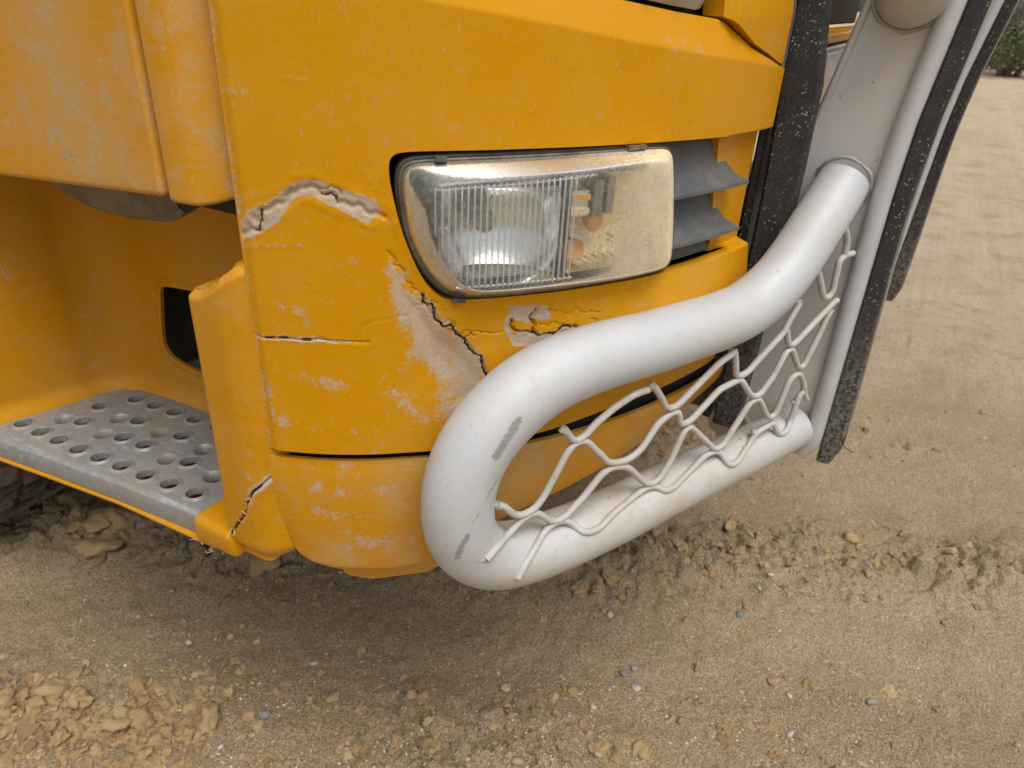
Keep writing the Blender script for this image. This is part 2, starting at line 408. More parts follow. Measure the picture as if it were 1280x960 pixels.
def ground_mat():
    t = NT('packed_sandy_dirt'); o = t.coord('Object')
    rot = t.n('ShaderNodeMapping', Vector=o, Rotation=(0, 0, -HEAD)).outputs[0]
    st = t.noise(t.mapv(rot, (2.4, .30, 1)), 1, 5, .62, .3)
    st2 = t.noise(t.mapv(rot, (14, 5, 1)), 1, 4, .7)
    big = t.noise(o, 1.7, 4, .62); mid = t.noise(o, 14, 5, .70); fine = t.noise(o, 210, 3, .8)
    c = t.mix(t.ramp(big, .3, .7), (.31, .196, .088), (.44, .305, .158))
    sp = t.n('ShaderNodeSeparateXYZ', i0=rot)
    far_pale = t.ramp(t.add(sp.outputs[0], t.mul(t.add(big, -.5), 2.2)), 1.5, 3.6)  # paler with distance along the view heading, edge broken by noise
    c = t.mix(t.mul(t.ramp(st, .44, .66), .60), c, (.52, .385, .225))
    c = t.mix(t.mul(far_pale, .85), c, t.mix(st, (.58, .45, .29), (.74, .60, .43)))
    c = t.mix(t.mul(t.ramp(mid, .52, .70), .50), c, (.42, .245, .11))
    c = t.mix(t.mul(t.ramp(mid, .48, .30), .35), c, (.54, .415, .265))
    c = t.mix(t.mul(t.ramp(t.noise(o, 3.4, 4, .65), .50, .66), .50), c, (.20, .135, .068))
    c = t.mix(t.mul(t.ramp(st2, .54, .70), .22), c, (.30, .22, .135))
    mot = t.noise(t.mapv(rot, (7, 4, 1)), 1, 7, .8)
    c = t.mix(t.mul(t.ramp(mot, .52, .66), .50), c, (.25, .17, .085))
    c = t.mix(t.mul(t.ramp(mot, .46, .32), .35), c, (.66, .53, .36))
    c = t.mix(t.mul(t.attr('ridge'), .35), c, (.50, .365, .215))
    c = t.mix(t.ramp(fine, .30, .70), t.mix(.66, c, (.105, .068, .036)), t.mix(.42, c, (.78, .63, .43)))
    v = t.n('ShaderNodeTexVoronoi', Vector=o, Scale=210.)
    peb = t.mul(t.ramp(v.outputs['Distance'], .24, .36, 1, 0), t.ramp(mid, .48, .60))
    crev = t.n('ShaderNodeTexVoronoi', {'feature': 'DISTANCE_TO_EDGE'}, Vector=t.n('ShaderNodeMix', {'data_type': 'VECTOR'}, i0=.06, i4=o, i5=t.n('ShaderNodeTexNoise', Vector=o, Scale=30., Detail=3.).outputs['Color']).outputs[1], Scale=24.).outputs['Distance']
    crk = t.mul(t.ramp(crev, .0, .05, 1, 0), t.mul(t.attr('ridge'), t.ramp(mid, .45, .6)))
    c = t.mix(t.mul(crk, .75), c, (.07, .048, .026))
    c = t.mix(t.mul(peb, .40), c, t.mix(.5, v.outputs['Color'], (.50, .43, .33)))
    h = t.add(t.mul(fine, 1.1), t.mul(mid, 1.6))
    nm = t.bump(h, 1.0, .0075)
    return t.done(t.bsdf(Base_Color=c, Roughness=.93, Normal=nm, Specular_IOR_Level=.15))
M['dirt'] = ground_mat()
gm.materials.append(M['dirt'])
ground = link(bpy.data.objects.new('ground', gm)); tag(ground, kind='structure')

def gz(x, y): return float(ground_height(np.array([x]), np.array([y]))[0][0])

# ------------------------------------------------------------------ truck
truck = empty('truck', (1.6, 1.5, 0))
tag(truck, 'yellow truck with a cracked dented front corner, ribbed headlight and silver bull bar', 'truck')
TP = truck
OFFS = Vector((1.6, 1.5, 0))
_parts = []
_link = link
def link(o, parent=None):
    COL.objects.link(o)
    if parent is not None:
        o.parent = parent
        if parent is truck: o.location = o.location - OFFS
    return o

# plan curve of the cab front: from the side round the corner to the middle
PC = [(.512, .66), (.513, .63), (.520, .605), (.543, .555), (.570, .511), (.600, .472), (.636, .43), (.69, .380), (.77, .322), (.87, .268), (.98, .226), (1.1, .196), (1.25, .18), (1.6, .17)]
CV = catmull(PC, 40); CS = np.r_[0, np.cumsum(np.hypot(*np.diff(CV, axis=0).T))]
CT = np.gradient(CV, axis=0); CN = np.c_[CT[:, 1], -CT[:, 0]]; CN /= np.hypot(*CN.T)[:, None]
if CN[50].sum() > 0: CN = -CN
def P3(s, z, off=0.):
    s = np.asarray(s, float); z = np.asarray(z, float) + 0 * s
    x = np.interp(s, CS, CV[:, 0]); y = np.interp(s, CS, CV[:, 1]); a = np.interp(s, CS, CN[:, 0]); b = np.interp(s, CS, CN[:, 1])
    return np.stack([x + a * off, y + b * off, z + 0 * x], -1)

GOUGE = [(0.0508, 1.0331), (0.071, 1.0389), (0.0737, 1.0498), (0.0737, 1.0604), (0.0921, 1.0696), (0.1063, 1.0795), (0.1198, 1.0866), (0.1302, 1.0883), (0.1487, 1.0819), (0.167, 1.0701), (0.1833, 1.0637), (0.2025, 1.0584)]
GBLOB = [(0.0492, 1.0316), (0.0515, 1.0481), (0.0615, 1.0609), (0.0742, 1.0644), (0.0784, 1.0555), (0.0741, 1.0418), (0.0605, 1.0326)]
GPRIM = [(0.0725, 1.0403), (0.0794, 1.0635), (0.0896, 1.0707), (0.1014, 1.0831), (0.1179, 1.0928), (0.1385, 1.0968), (0.1467, 1.0889), (0.1629, 1.0855), (0.1777, 1.0793), (0.1903, 1.0743), (0.2001, 1.0637), (0.189, 1.0477), (0.1802, 1.053), (0.1641, 1.0647), (0.1441, 1.0721), (0.1317, 1.0768), (0.1161, 1.0748), (0.0974, 1.0581), (0.084, 1.0452)]
CR_H = [(0.05, 0.9129), (0.0849, 0.9142), (0.1095, 0.9137), (0.1487, 0.9128), (0.1787, 0.9118)]
CR_H2 = [(0.167, 0.917), (0.186, 0.9384), (0.222, 0.9424), (0.2433, 0.9566)]
CR_BRK = [(0.242, 0.9696), (0.2448, 0.9582), (0.2554, 0.9446), (0.263, 0.9308), (0.2804, 0.921), (0.2917, 0.9098), (0.3035, 0.8892), (0.3157, 0.8698), (0.3213, 0.8543)]
CR_BRK2 = [(0.3213, 0.8543), (0.3183, 0.8397), (0.3102, 0.8198), (0.3053, 0.8069)]
BRKPRIM = [(0.2059, 0.997), (0.2256, 0.9715), (0.2433, 0.9582), (0.2646, 0.9273), (0.2901, 0.9082), (0.3194, 0.862), (0.3198, 0.847), (0.3087, 0.8103), (0.2712, 0.8149), (0.2678, 0.8529), (0.2455, 0.8799), (0.2336, 0.9187), (0.2251, 0.9457), (0.2113, 0.9844)]
CR_V = [(0.2025, 1.0592), (0.2106, 1.0506), (0.2127, 1.0301)]
PATCH = [(0.3384, 0.9479), (0.3599, 0.9479), (0.3796, 0.9467), (0.4005, 0.938), (0.4013, 0.928), (0.3809, 0.9283), (0.3736, 0.9243), (0.3513, 0.9284), (0.3472, 0.9129), (0.372, 0.9096), (0.3926, 0.9067), (0.4242, 0.9094), (0.4322, 0.9119), (0.441, 0.9078), (0.4038, 0.8973), (0.3835, 0.8902), (0.353, 0.8946), (0.3475, 0.9054), (0.3421, 0.9185), (0.3462, 0.9326), (0.3432, 0.945)]
CR_P = [[(0.3814, 0.9392), (0.3793, 0.9334), (0.3733, 0.9293), (0.378, 0.915), (0.3822, 0.9082)],
        [(0.35, 0.9285), (0.3531, 0.9158), (0.362, 0.9115), (0.3822, 0.9082), (0.3979, 0.9059), (0.4136, 0.9073), (0.4239, 0.912), (0.435, 0.9114), (0.4439, 0.9065)],
        [(0.4004, 0.9392), (0.3995, 0.9344), (0.406, 0.9335), (0.4354, 0.9341), (0.4557, 0.9283), (0.4738, 0.9239)],
        [(0.4573, 0.9153), (0.4677, 0.9134), (0.4684, 0.9081)],
        [(0.2932, 0.9126), (0.3114, 0.917), (0.3398, 0.9151)],
        [(0.3865, 0.9201), (0.3971, 0.9161), (0.4072, 0.9196), (0.4182, 0.9154)]]
def jag(p, n=4, amp=.16, seed=0):
    g = np.random.default_rng(seed); p = np.asarray(p, float)
    for _ in range(n):
        q = p[1:] - p[:-1]; m_ = (p[1:] + p[:-1]) / 2 + np.c_[-q[:, 1], q[:, 0]] * g.uniform(-amp, amp, (len(q), 1))
        o = np.empty((len(p) + len(m_), 2)); o[0::2] = p; o[1::2] = m_; p = o
    return [tuple(v) for v in p]
BRK_ROUGH = list(CR_BRK)
CR_BRK = jag(CR_BRK, 3, .30, 1); CR_BRK2 = jag(CR_BRK2, 2, .2, 2); CR_H = jag(CR_H, 3, .06, 3); CR_H2 = jag(CR_H2, 3, .2, 4); GOUGE = jag(GOUGE, 2, .25, 5)
CR_P = [jag(c, 2, .28, 10 + i) for i, c in enumerate(CR_P)]
CR_P += [jag(c, 3, .25, 30 + i) for i, c in enumerate([[(.262, .934), (.272, .938), (.279, .930)], [(.286, .916), (.296, .921), (.305, .914)], [(.247, .955), (.252, .962), (.258, .958)], [(.10, 1.076), (.107, 1.084), (.113, 1.083)], [(.137, 1.087), (.150, 1.089), (.160, 1.081)], [(.205, 1.02), (.222, .992), (.236, .975)]])]
def chaikin(p, n=2, closed=True):
    p = np.asarray(p, float)
    for _ in range(n):
        q = np.roll(p, -1, 0); p = np.stack([p * .75 + q * .25, p * .25 + q * .75], 1).reshape(-1, 2)
    return p
OPENING = chaikin([(.2085, 1.105), (.211, 1.121), (.226, 1.126), (.30, 1.127), (.396, 1.1275), (.55, 1.126), (.66, 1.1235), (.678, 1.1225), (.684, 1.112), (.705, .985), (.712, .966), (.700, .9585), (.60, .957), (.411, .9585), (.285, .9605), (.265, .963), (.243, .984), (.223, 1.033), (.213, 1.075)], 2)

def grid_part(name, S, Vv, zfun, offfun, mat, parent, opening=None, attrfun=None, returns=.014, pos=P3, open_return=.058):
    """sheet over (s, z) on the plan curve, with an opening, edge returns and wear attributes"""
    SS, VV = np.meshgrid(S, Vv, indexing='ij'); ZZ = zfun(SS, VV)
    s = SS.ravel(); z = ZZ.ravel(); n, k = SS.shape
    idx = np.arange(n * k).reshape(n, k)
    F = np.stack([idx[:-1, :-1], idx[1:, :-1], idx[1:, 1:], idx[:-1, 1:]], -1).reshape(-1, 4)
    if opening is not None:
        P = np.c_[s, z]; cen = P[F].mean(1)
        near = (cen[:, 0] > opening[:, 0].min()) & (cen[:, 0] < opening[:, 0].max()) & (cen[:, 1] > opening[:, 1].min()) & (cen[:, 1] < opening[:, 1].max())
        ins = np.zeros(len(F), bool); ins[near] = inside(cen[near], opening)
        Fi = F[ins]; F = F[~ins]
        bv = np.intersect1d(np.unique(Fi), np.unique(F))
        _, q = poly_dist(P[bv], opening, True); s[bv] = q[:, 0]; z[bv] = q[:, 1]
    off = offfun(s, z)
    V = pos(s, z, off)
    used = np.unique(F); rm = -np.ones(len(V), int); rm[used] = np.arange(len(used))
    V = V[used]; s = s[used]; z = z[used]; off = off[used]; F = rm[F]
    A = attrfun(s, z) if attrfun else {}
    # returns on every boundary edge
    E = np.vstack([F[:, [0, 1]], F[:, [1, 2]], F[:, [2, 3]], F[:, [3, 0]]])
    key = np.sort(E, 1); _, inv, cnt = np.unique(key, axis=0, return_inverse=True, return_counts=True)
    B = E[cnt[inv.ravel()] == 1]; bv = np.unique(B)
    dep = np.full(len(bv), returns)
    if opening is not None:
        d, _ = poly_dist(np.c_[s[bv], z[bv]], opening, True); dep[d < .0008] = open_return
    nv0 = len(V)
    V2 = pos(s[bv], z[bv], off[bv] - dep)
    mp = -np.ones(len(V), int); mp[bv] = np.arange(len(bv)) + nv0
    RF = np.stack([B[:, 1], B[:, 0], mp[B[:, 0]], mp[B[:, 1]]], -1)
    V = np.vstack([V, V2]); F = np.vstack([F, RF])
    A = {k: np.r_[a, np.zeros(len(bv))] for k, a in A.items()}
    uv = np.c_[np.r_[s, s[bv]], np.r_[z, z[bv]]]
    me = np_mesh(name, V, F)
    for k, a in A.items():
        at = me.attributes.new(k, 'FLOAT', 'POINT'); at.data.foreach_set('value', a.astype(np.float32))
    me.set_sharp_from_angle(angle=radians(40))
    me.materials.append(mat)
    return link(bpy.data.objects.new(name, me), parent)

ztop = lambda s: np.interp(s, [.0, .25, .47, .553, .63, .645, .70, .779, .80], [1.318, 1.292, 1.271, 1.262, 1.256, 1.252, 1.226, 1.203, 1.199])
zcr = lambda s: np.interp(s, [0, .2, .386, .476, .592, .8], [1.285, 1.268, 1.246, 1.233, 1.22, 1.2])
def panel_off(s, z):
    off = np.zeros_like(s)
    off -= .42 * np.maximum(z - zcr(s), 0) * sst(.10, .35, s)
    off += .0045 * sst(.045, .060, s) - .0045                                   # raised edge bead
    rec = sst(.672, .684, s) * sst(1.1235, 1.1195, z) * sst(.955, .963, z)
    off -= .020 * rec
    k = sst(.33, .55, s)
    off += k * (.010 * np.interp(z, [.80, .897, .955, 1.0], [-1.6, 1., 0, 0]))
    P = np.c_[s, z]
    # dents
    off -= .0055 * np.exp(-((s - .285) / .035) ** 2 - ((z - .875) / .05) ** 2)
    ins = inside(P, BRKPRIM); d, _ = poly_dist(P, BRKPRIM, True)
    off -= .004 * ins * sst(0, .02, d)
    d, _ = poly_dist(P, CR_BRK + CR_BRK2[1:])
    right_side = sst(-.001, .004, s - np.interp(z, [q[1] for q in BRK_ROUGH[::-1]], [q[0] for q in BRK_ROUGH[::-1]]))
    off += .0026 * right_side * sst(.03, .0, d) * sst(.80, .83, z)
    off -= .006 * sst(.0020, .0004, d)
    d, _ = poly_dist(P, GOUGE); off -= .0030 * sst(.004, .0005, d)
    off -= .0007 * inside(P, GPRIM)
    off += .0016 * np.exp(-((d - .012) / .005) ** 2) * (fbm(s * 60, z * 60, 2) + .2)
    ins = inside(P, GBLOB); d, _ = poly_dist(P, GBLOB, True); off -= .003 * ins * sst(0, .008, d) * (.6 + fbm(s * 140, z * 140, 3) * 2)
    for c, w, dep in [(CR_H, .0013, .0025), (CR_H2, .0008, .0008), (CR_V, .001, .001)] + [(c, .0017, .005) for c in CR_P[:2]] + [(c, .001, .002) for c in CR_P[2:]]:
        d, _ = poly_dist(P, c); off -= dep * sst(w * 1.6, w * .4, d)
    ins = inside(P, PATCH); d, _ = poly_dist(P, PATCH, True); off -= .0018 * ins * sst(0, .003, d)
    return off + fbm(s * 7, z * 7, 2) * .003
def panel_attr(s, z):
    P = np.c_[s, z]; w = np.zeros(len(s)); c = np.zeros(len(s)); jit = fbm(s * 55, z * 55, 3) * .012; P2 = P + np.c_[jit, fbm(s * 60 + 9, z * 60, 3) * .012]
    for poly, soft, amp in ((GPRIM, .003, 1.), (GBLOB, .004, .9), (BRKPRIM, .020, .80), (PATCH, .002, 1.)):
        ins = inside(P2, poly); d, _ = poly_dist(P2, poly, True); sd = np.where(ins, d, -d)
        w = np.maximum(w, amp * sst(-soft * 2, soft, sd))
    # scrapes and rubs around the dents
    for (a, b, hw, amp) in [((.055, 1.020), (.115, 1.026), .006, .62), ((.185, 1.105), (.20, 1.082), .004, .6), ((.06, 1.045), (.05, 1.075), .012, .5),
                            ((.165, 1.008), (.172, 1.008), .009, .60), ((.12, .985), (.125, .975), .008, .55), ((.08, .955), (.11, .945), .014, .52),
                            ((.09, .865), (.14, .855), .022, .48), ((.19, .86), (.24, .80), .022, .50), ((.07, .80), (.17, .79), .016, .50), ((.23, .90), (.215, .875), .012, .6),
                            ((.055, .88), (.058, .80), .010, .55), ((.11, 1.19), (.135, 1.19), .004, .6), ((.055, 1.18), (.07, 1.175), .008, .55), ((.36, 1.165), (.363, 1.172), .005, .7), ((.46, 1.21), (.463, 1.214), .003, .7), ((.37, .905), (.47, .898), .006, .45)]:
        d, _ = poly_dist(P, [a, b]); w = np.maximum(w, amp * .84 * sst(hw * 1.25, 0, d))
    w = np.maximum(w, .40 * sst(.062, .046, s))
    for cr, wd, amp in [(CR_BRK, .0012, .95), (CR_BRK2, .0011, .6), (CR_H, .0011, .55), (CR_H2, .0009, .42), (CR_V, .001, .5)] + [(q, .0012, .9) for q in CR_P[:2]] + [(q, .0009, .55) for q in CR_P[2:]]:
        d, _ = poly_dist(P + np.c_[jit * .35, -jit * .35], cr); c = np.maximum(c, amp * sst(wd * 1.5, wd * .35, d))
    d, _ = poly_dist(P, GOUGE); c = np.maximum(c, sst(.003, .0008, d) * (.05 + .62 * sst(.07, .17, fbm(s * 40, z * 40, 2))))
    for a, b in (((.062, .9133), (.070, .9136)), ((.078, .9138), (.086, .9141)), ((.105, .9137), (.112, .9136))):
        d, _ = poly_dist(P, [a, b]); c = np.maximum(c, sst(.0028, .001, d))
    d, _ = poly_dist(P, CR_H); w = np.maximum(w, .62 * sst(.006, .002, d) * (s < .16))
    d, _ = poly_dist(P, CR_BRK + CR_BRK2[1:]); w = np.maximum(w, .62 * sst(.007, .002, d))
    return {'wear': w, 'crack': c}

panel = grid_part('front_panel', np.arange(.045, .800, .0020), np.linspace(0, 1, 270), lambda s, v: .7575 + v * (ztop(s) - .7575), panel_off, M['panel'], TP, OPENING, panel_attr, .016)
tag(panel, 'cracked yellow front corner panel with scraped primer patches')

zbot = lambda s: np.interp(s, [.0, .05, .062, .08, .11, .2, .26, .337, .411, .469, .612, .706, .80], [.62, .585, .558, .543, .535, .530, .541, .593, .618, .630, .664, .686, .70])
def low_off(s, z):
    v = np.clip((.751 - z) / (.751 - zbot(s)), 0, 1)
    return .003 * np.sin(np.minimum(v * 4, 1) * pi / 2) - .004 - .016 * v ** 2 - .022 * sst(.86, 1., v) ** 2 + fbm(s * 8, z * 8, 2) * .003
def low_attr(s, z):
    w = np.zeros(len(s))
    for (a, b, hw, amp) in [((.10, .665), (.17, .655), .02, .55), ((.08, .70), (.22, .70), .018, .46), ((.14, .61), (.26, .60), .03, .5), ((.09, .735), (.2, .738), .01, .4)]:
        d, _ = poly_dist(np.c_[s, z], [a, b]); w = np.maximum(w, amp * .78 * sst(hw * 1.5, 0, d))
    return {'wear': w, 'crack': np.zeros(len(s))}
lowp = grid_part('lower_bumper', np.arange(.043, .81, .004), np.linspace(0, 1, 64), lambda s, v: .7440 + v * (zbot(s) - .7440), low_off, M['lower'], TP, None, low_attr, .007)
tag(lowp, 'dust-greyed lower bumper corner below the dark seam')
lip = grid_part('bumper_lip', np.arange(.098, .33, .004), np.linspace(0, 1, 16), lambda s, v: .572 - v * np.interp(s, [.098, .12, .16, .25, .33], [.030, .066, .076, .068, .020]),
                lambda s, z: -.040 - .25 * np.maximum(.56 - z, 0), M['lower'], TP, None, low_attr, .03)
# dark carrier behind the seam and the openings
def ribbon(name, s0, s1, z0, z1, off, mat, parent, n=60, nz=6):
    return grid_part(name, np.linspace(s0, s1, n), np.linspace(0, 1, nz), lambda s, v: z0 + v * (z1 - z0), lambda s, z: np.full(len(s), off), mat, parent, None, None, .004)
ribbon('inner_carrier', .06, .80, .70, .80, -.020, M['void'], TP)
ribbon('lamp_pocket', .19, .80, .93, 1.15, -.075, M['void'], TP)

# ---- headlight: housing > gasket, reflector, indicator chamber, lens (> flutes)
FRONT = chaikin([(.2465, 1.080), (.250, 1.094), (.262, 1.099), (.374, 1.105), (.50, 1.114), (.522, 1.114), (.530, 1.104), (.551, .995), (.545, .981), (.52, .979), (.393, .980), (.315, .980), (.290, .983), (.272, 1.000), (.256, 1.030), (.250, 1.060)], 2)
BASE = chaikin([(.2195, 1.090), (.222, 1.110), (.236, 1.1175), (.40, 1.1205), (.535, 1.120), (.556, 1.1175), (.566, 1.104), (.590, .985), (.586, .966), (.565, .962), (.417, .9635), (.31, .9640), (.275, .966), (.248, .990), (.227, 1.033), (.221, 1.070)], 2)
def ang_resample(poly, n=160, c=(.40, 1.042), sq=.32):
    p = np.asarray(poly); q = np.vstack([p, p[:1]]); L = np.r_[0, np.cumsum(np.hypot(*np.diff(q, axis=0).T))]
    d = np.stack([np.interp(np.linspace(0, L[-1], 4000), L, q[:, i]) for i in (0, 1)], 1)
    a = np.arctan2((d[:, 1] - c[1]) / sq, d[:, 0] - c[0]); o = np.argsort(a); a = a[o]; d = d[o]
    t = np.linspace(-pi, pi, n, endpoint=False)
    return np.stack([np.interp(t, a, d[:, i], period=2 * pi) for i in (0, 1)], 1)
NB = 200
Fo = ang_resample(FRONT, NB); Bo = ang_resample(BASE, NB); ctr = np.array([.40, 1.042])
def loft(name, rings, mat, parent, close_last=True, attrs=None):
    V = np.vstack([P3(r[:, 0], r[:, 1], o) for r, o in rings]); uv = np.vstack([r for r, o in rings]); F = []
    for i in range(len(rings) - 1):
        for j in range(NB):
            k = (j + 1) % NB; F.append((i * NB + j, (i + 1) * NB + j, (i + 1) * NB + k, i * NB + k))
    o = mesh_obj(name, V, F, mat, parent, True, {k: f(uv, np.repeat([x[1] for x in rings], NB), np.repeat(np.arange(len(rings)), NB)) for k, f in (attrs or {}).items()}, uv, auto=60)
    return o
sc = lambda r, f: ctr + (r - ctr) * f
inset = lambda r, d: r - (lambda t: np.c_[-t[:, 1], t[:, 0]] / (np.hypot(*t.T)[:, None] + 1e-9))(np.roll(r, -1, 0) - np.roll(r, 1, 0)) * -d
def insetp(r, d):
    t = np.roll(r, -1, 0) - np.roll(r, 1, 0); t /= np.hypot(*t.T)[:, None] + 1e-9; nrm = np.c_[-t[:, 1], t[:, 0]]
    return r + nrm * d
gas = loft('headlight', [(insetp(Bo, -.0055), -.06), (insetp(Bo, -.0055), -.006), (insetp(Bo, -.0045), -.003), (insetp(Bo, -.0015), -.002), (insetp(Bo, .001), -.004), (insetp(Bo, .003), -.02), (insetp(Bo, .004), -.07), (sc(Bo, .5), -.085), (sc(Bo, .02), -.085)], M['black'], TP)
HL = gas; tag(HL, 'clear ribbed headlight with a cloudy yellowed right half brightened to a warm glow')
rings = [(insetp(Bo, .000), -.012), (insetp(Bo, .0005), .000), (Bo * .72 + Fo * .28, .010), (Bo * .4 + Fo * .6, .0195), (Bo * .14 + Fo * .86, .0265), (Bo * .03 + Fo * .97, .0293), (insetp(Fo, .002), .0305)]
rimn = len(rings)
for f in (.95, .9, .82, .7, .55, .4, .25, .12, .02): rings.append((sc(insetp(Fo, .003), f), .0307 + .002 * (1 - f)))
def hz(uv, off, ri): return sst(.405, .50, uv[:, 0]) * (.45 + .55 * sst(.42, .53, uv[:, 0]))
def rm(uv, off, ri): return np.where(ri < 5, 1., np.where(ri < 6, .8, np.where(ri == 6, .45, np.where(ri == 7, .25, .0))))
lens = loft('lens', rings, M['lens'], HL, attrs={'haze_glow': hz, 'rim': rm})
# reflector bowl (left) and indicator chamber (right)
def bowl(name, s0, s1, z0, z1, depth, mat, sc_, zc_, edge_off=.004, n=46, shear=None):
    S = np.linspace(s0, s1, n); Z = np.linspace(z0, z1, 34); SS, ZZ = np.meshgrid(S, Z, indexing='ij')
    u = (SS - sc_) / ((s1 - s0) * .62); v = (ZZ - zc_) / ((z1 - z0) * .62)
    e = np.minimum(np.minimum(SS - s0, s1 - SS), np.minimum(ZZ - z0, z1 - ZZ))
    off = edge_off - depth * np.clip(1 - u * u - v * v * .8, 0, 1) ** .7 * sst(-.001, .008, e)
    if shear is not None:
        zz = shear(SS, ZZ)
    else: zz = ZZ
    V = P3(SS.ravel(), zz.ravel(), off.ravel()); idx = np.arange(SS.size).reshape(SS.shape)
    F = np.stack([idx[:-1, :-1], idx[1:, :-1], idx[1:, 1:], idx[:-1, 1:]], -1).reshape(-1, 4)
    return mesh_obj(name, V, F, mat, HL)
# the left bowl has a cut lower-left corner like the lamp outline
shear = lambda s, z: z + np.clip((.300 - s) / .045, 0, 1) ** 2 * .045 * np.clip((1.09 - z) / .115, 0, 1)
bowl('reflector', .2585, .3985, .979, 1.089, .055, M['mirror'], .315, 1.045, .008, shear=shear)
bowl('indicator_chamber', .4010, .542, .984, 1.098, .045, M['cream'], .47, 1.045, .006)
bw = box_bm((0, 0, 0), (1, 1, 1), .0)
for v in bw.verts:
    s = .290 + v.co.x * .105; z = .989 + v.co.z * .004 ; v.co = Vector(P3(s, z, -.035 + v.co.y * .045))
bm_obj('reflector_shelf', bw, M['mirror'], HL, False)
V, F = tube_geo([P3(.318, 1.045, -.05), P3(.318, 1.045, -.02), P3(.318, 1.045, -.012)], [.013, .013, .009], 24); mesh_obj('bulb', V, F, M['bulb'], HL, auto=40)
def ball(name, c, r, mat, parent, sq=(1, 1, 1)):
    bm = bmesh.new(); bmesh.ops.create_icosphere(bm, subdivisions=3, radius=1)
    for v in bm.verts: v.co = Vector((c[0] + v.co.x * r * sq[0], c[1] + v.co.y * r * sq[1], c[2] + v.co.z * r * sq[2]))
    return bm_obj(name, bm, mat, parent)
ball('indicator_bulb', P3(.462, 1.040, -.018), .013, M['amber'], HL, (1, 1, 1.35))
def slab(name, s0, s1, z0, z1, o0, o1, mat, parent, ang=0, n=10, bev=True):
    """small bar following the lamp curve"""
    S = np.linspace(s0, s1, n); c = (s0 + s1) / 2; parts = []
    V = []
    for s in S:
        dz = (s - c) * math.tan(ang)
        for z, o in ((z0, o0), (z0, o1), (z1, o1), (z1, o0)): V.append(P3(s, z + dz, o))
    F = [(0, 1, 2, 3), tuple(4 * (n - 1) + i for i in (3, 2, 1, 0))]
    for i in range(n - 1):
        for j in range(4): k = (j + 1) % 4; F.append((4 * i + j, 4 * i + 4 + j, 4 * i + 4 + k, 4 * i + k))
    return mesh_obj(name, V, F, mat, parent, False)
slab('chamber_divider', .3985, .4025, .981, 1.098, -.03, .024, M['black'], HL, n=3)
slab('reflector_fin', .440, .452, 1.05, 1.092, -.02, .010, M['bulb'], HL, n=4)
slab('reflector_fin', .458, .468, 1.052, 1.094, -.02, .010, M['bulb'], HL, n=4)
slab('reflector_fin', .406, .438, 1.026, 1.032, -.02, .012, M['mirror'], HL, radians(-22), 5)
slab('reflector_fin', .404, .436, 1.000, 1.024, -.012, .004, M['amber'], HL, 0, 5)
slab('reflector_fin', .405, .437, 1.050, 1.080, -.012, .004, M['mirror'], HL, 0, 5)
slab('reflector_fin', .406, .436, 1.054, 1.060, -.008, .009, M['cream'], HL, 0, 5)
slab('reflector_fin', .406, .436, 1.070, 1.076, -.008, .009, M['amber'], HL, 0, 5)
for i in range(7):
    slab('prism_rib', .414 + .012 * i, .436 + .012 * i, .994, .9965, .000, .012, M['mirror'], HL, radians(-30), 5)
slab('prism_rib', .470, .535, 1.008, 1.0115, .000, .014, M['mirror'], HL, radians(-24), 8)
slab('prism_rib', .470, .535, 1.002, 1.0050, .000, .014, M['mirror'], HL, radians(-24), 8)
# vertical flutes of the left half, as glass ridges inside the front
fl = []
for i, s in enumerate(np.arange(.2535, .409, .0066)):
    lo = np.interp(s, [.2535, .262, .272, .288, .30, .41], [1.045, 1.02, 1.000, .986, .984, .984]); hi = np.interp(s, [.25, .40], [1.093, 1.101])
    zz = np.linspace(lo, hi, 10); V, F = tube_geo(P3(np.full(10, s), zz, np.full(10, .0262)), .0013, 6); fl.append((V, F))
V, F = join_geo(fl); mesh_obj('flute', V, F, M['flute'], lens)
sc_pts = np.linspace(.252, .43, 260); scal = P3(sc_pts, np.interp(sc_pts, [.25, .43], [1.0945, 1.1035]) - .0022 * np.abs(np.sin((sc_pts - .2535) / .0066 * pi)), .0262)
V, F = tube_geo(scal, .0011, 6); mesh_obj('scalloped_edge', V, F, M['flute'], lens)
sc_pts = np.linspace(.275, .41, 200); scal = P3(sc_pts, .9845 + .0016 * np.abs(np.sin((sc_pts - .2535) / .0066 * pi)), .025)
V, F = tube_geo(scal, .0013, 6); mesh_obj('scalloped_edge', V, F, M['flute'], lens)
for s0, s1, z, o in ((.256, .268, 1.1185, .003), (.486, .512, 1.1225, .002), (.275, .290, .9625, .004)):
    slab('clip', s0, s1, z - .002, z + .003, o - .012, o + .004, M['smoke'], HL, 0, 4)
# frame line between lens rim and front
tube('lens_bead', np.vstack([P3(Bo[:, 0], Bo[:, 1], .0005), P3(Bo[:1, 0], Bo[:1, 1], .0005)]), .0017, M['smoke'], HL, 8, cap=False)

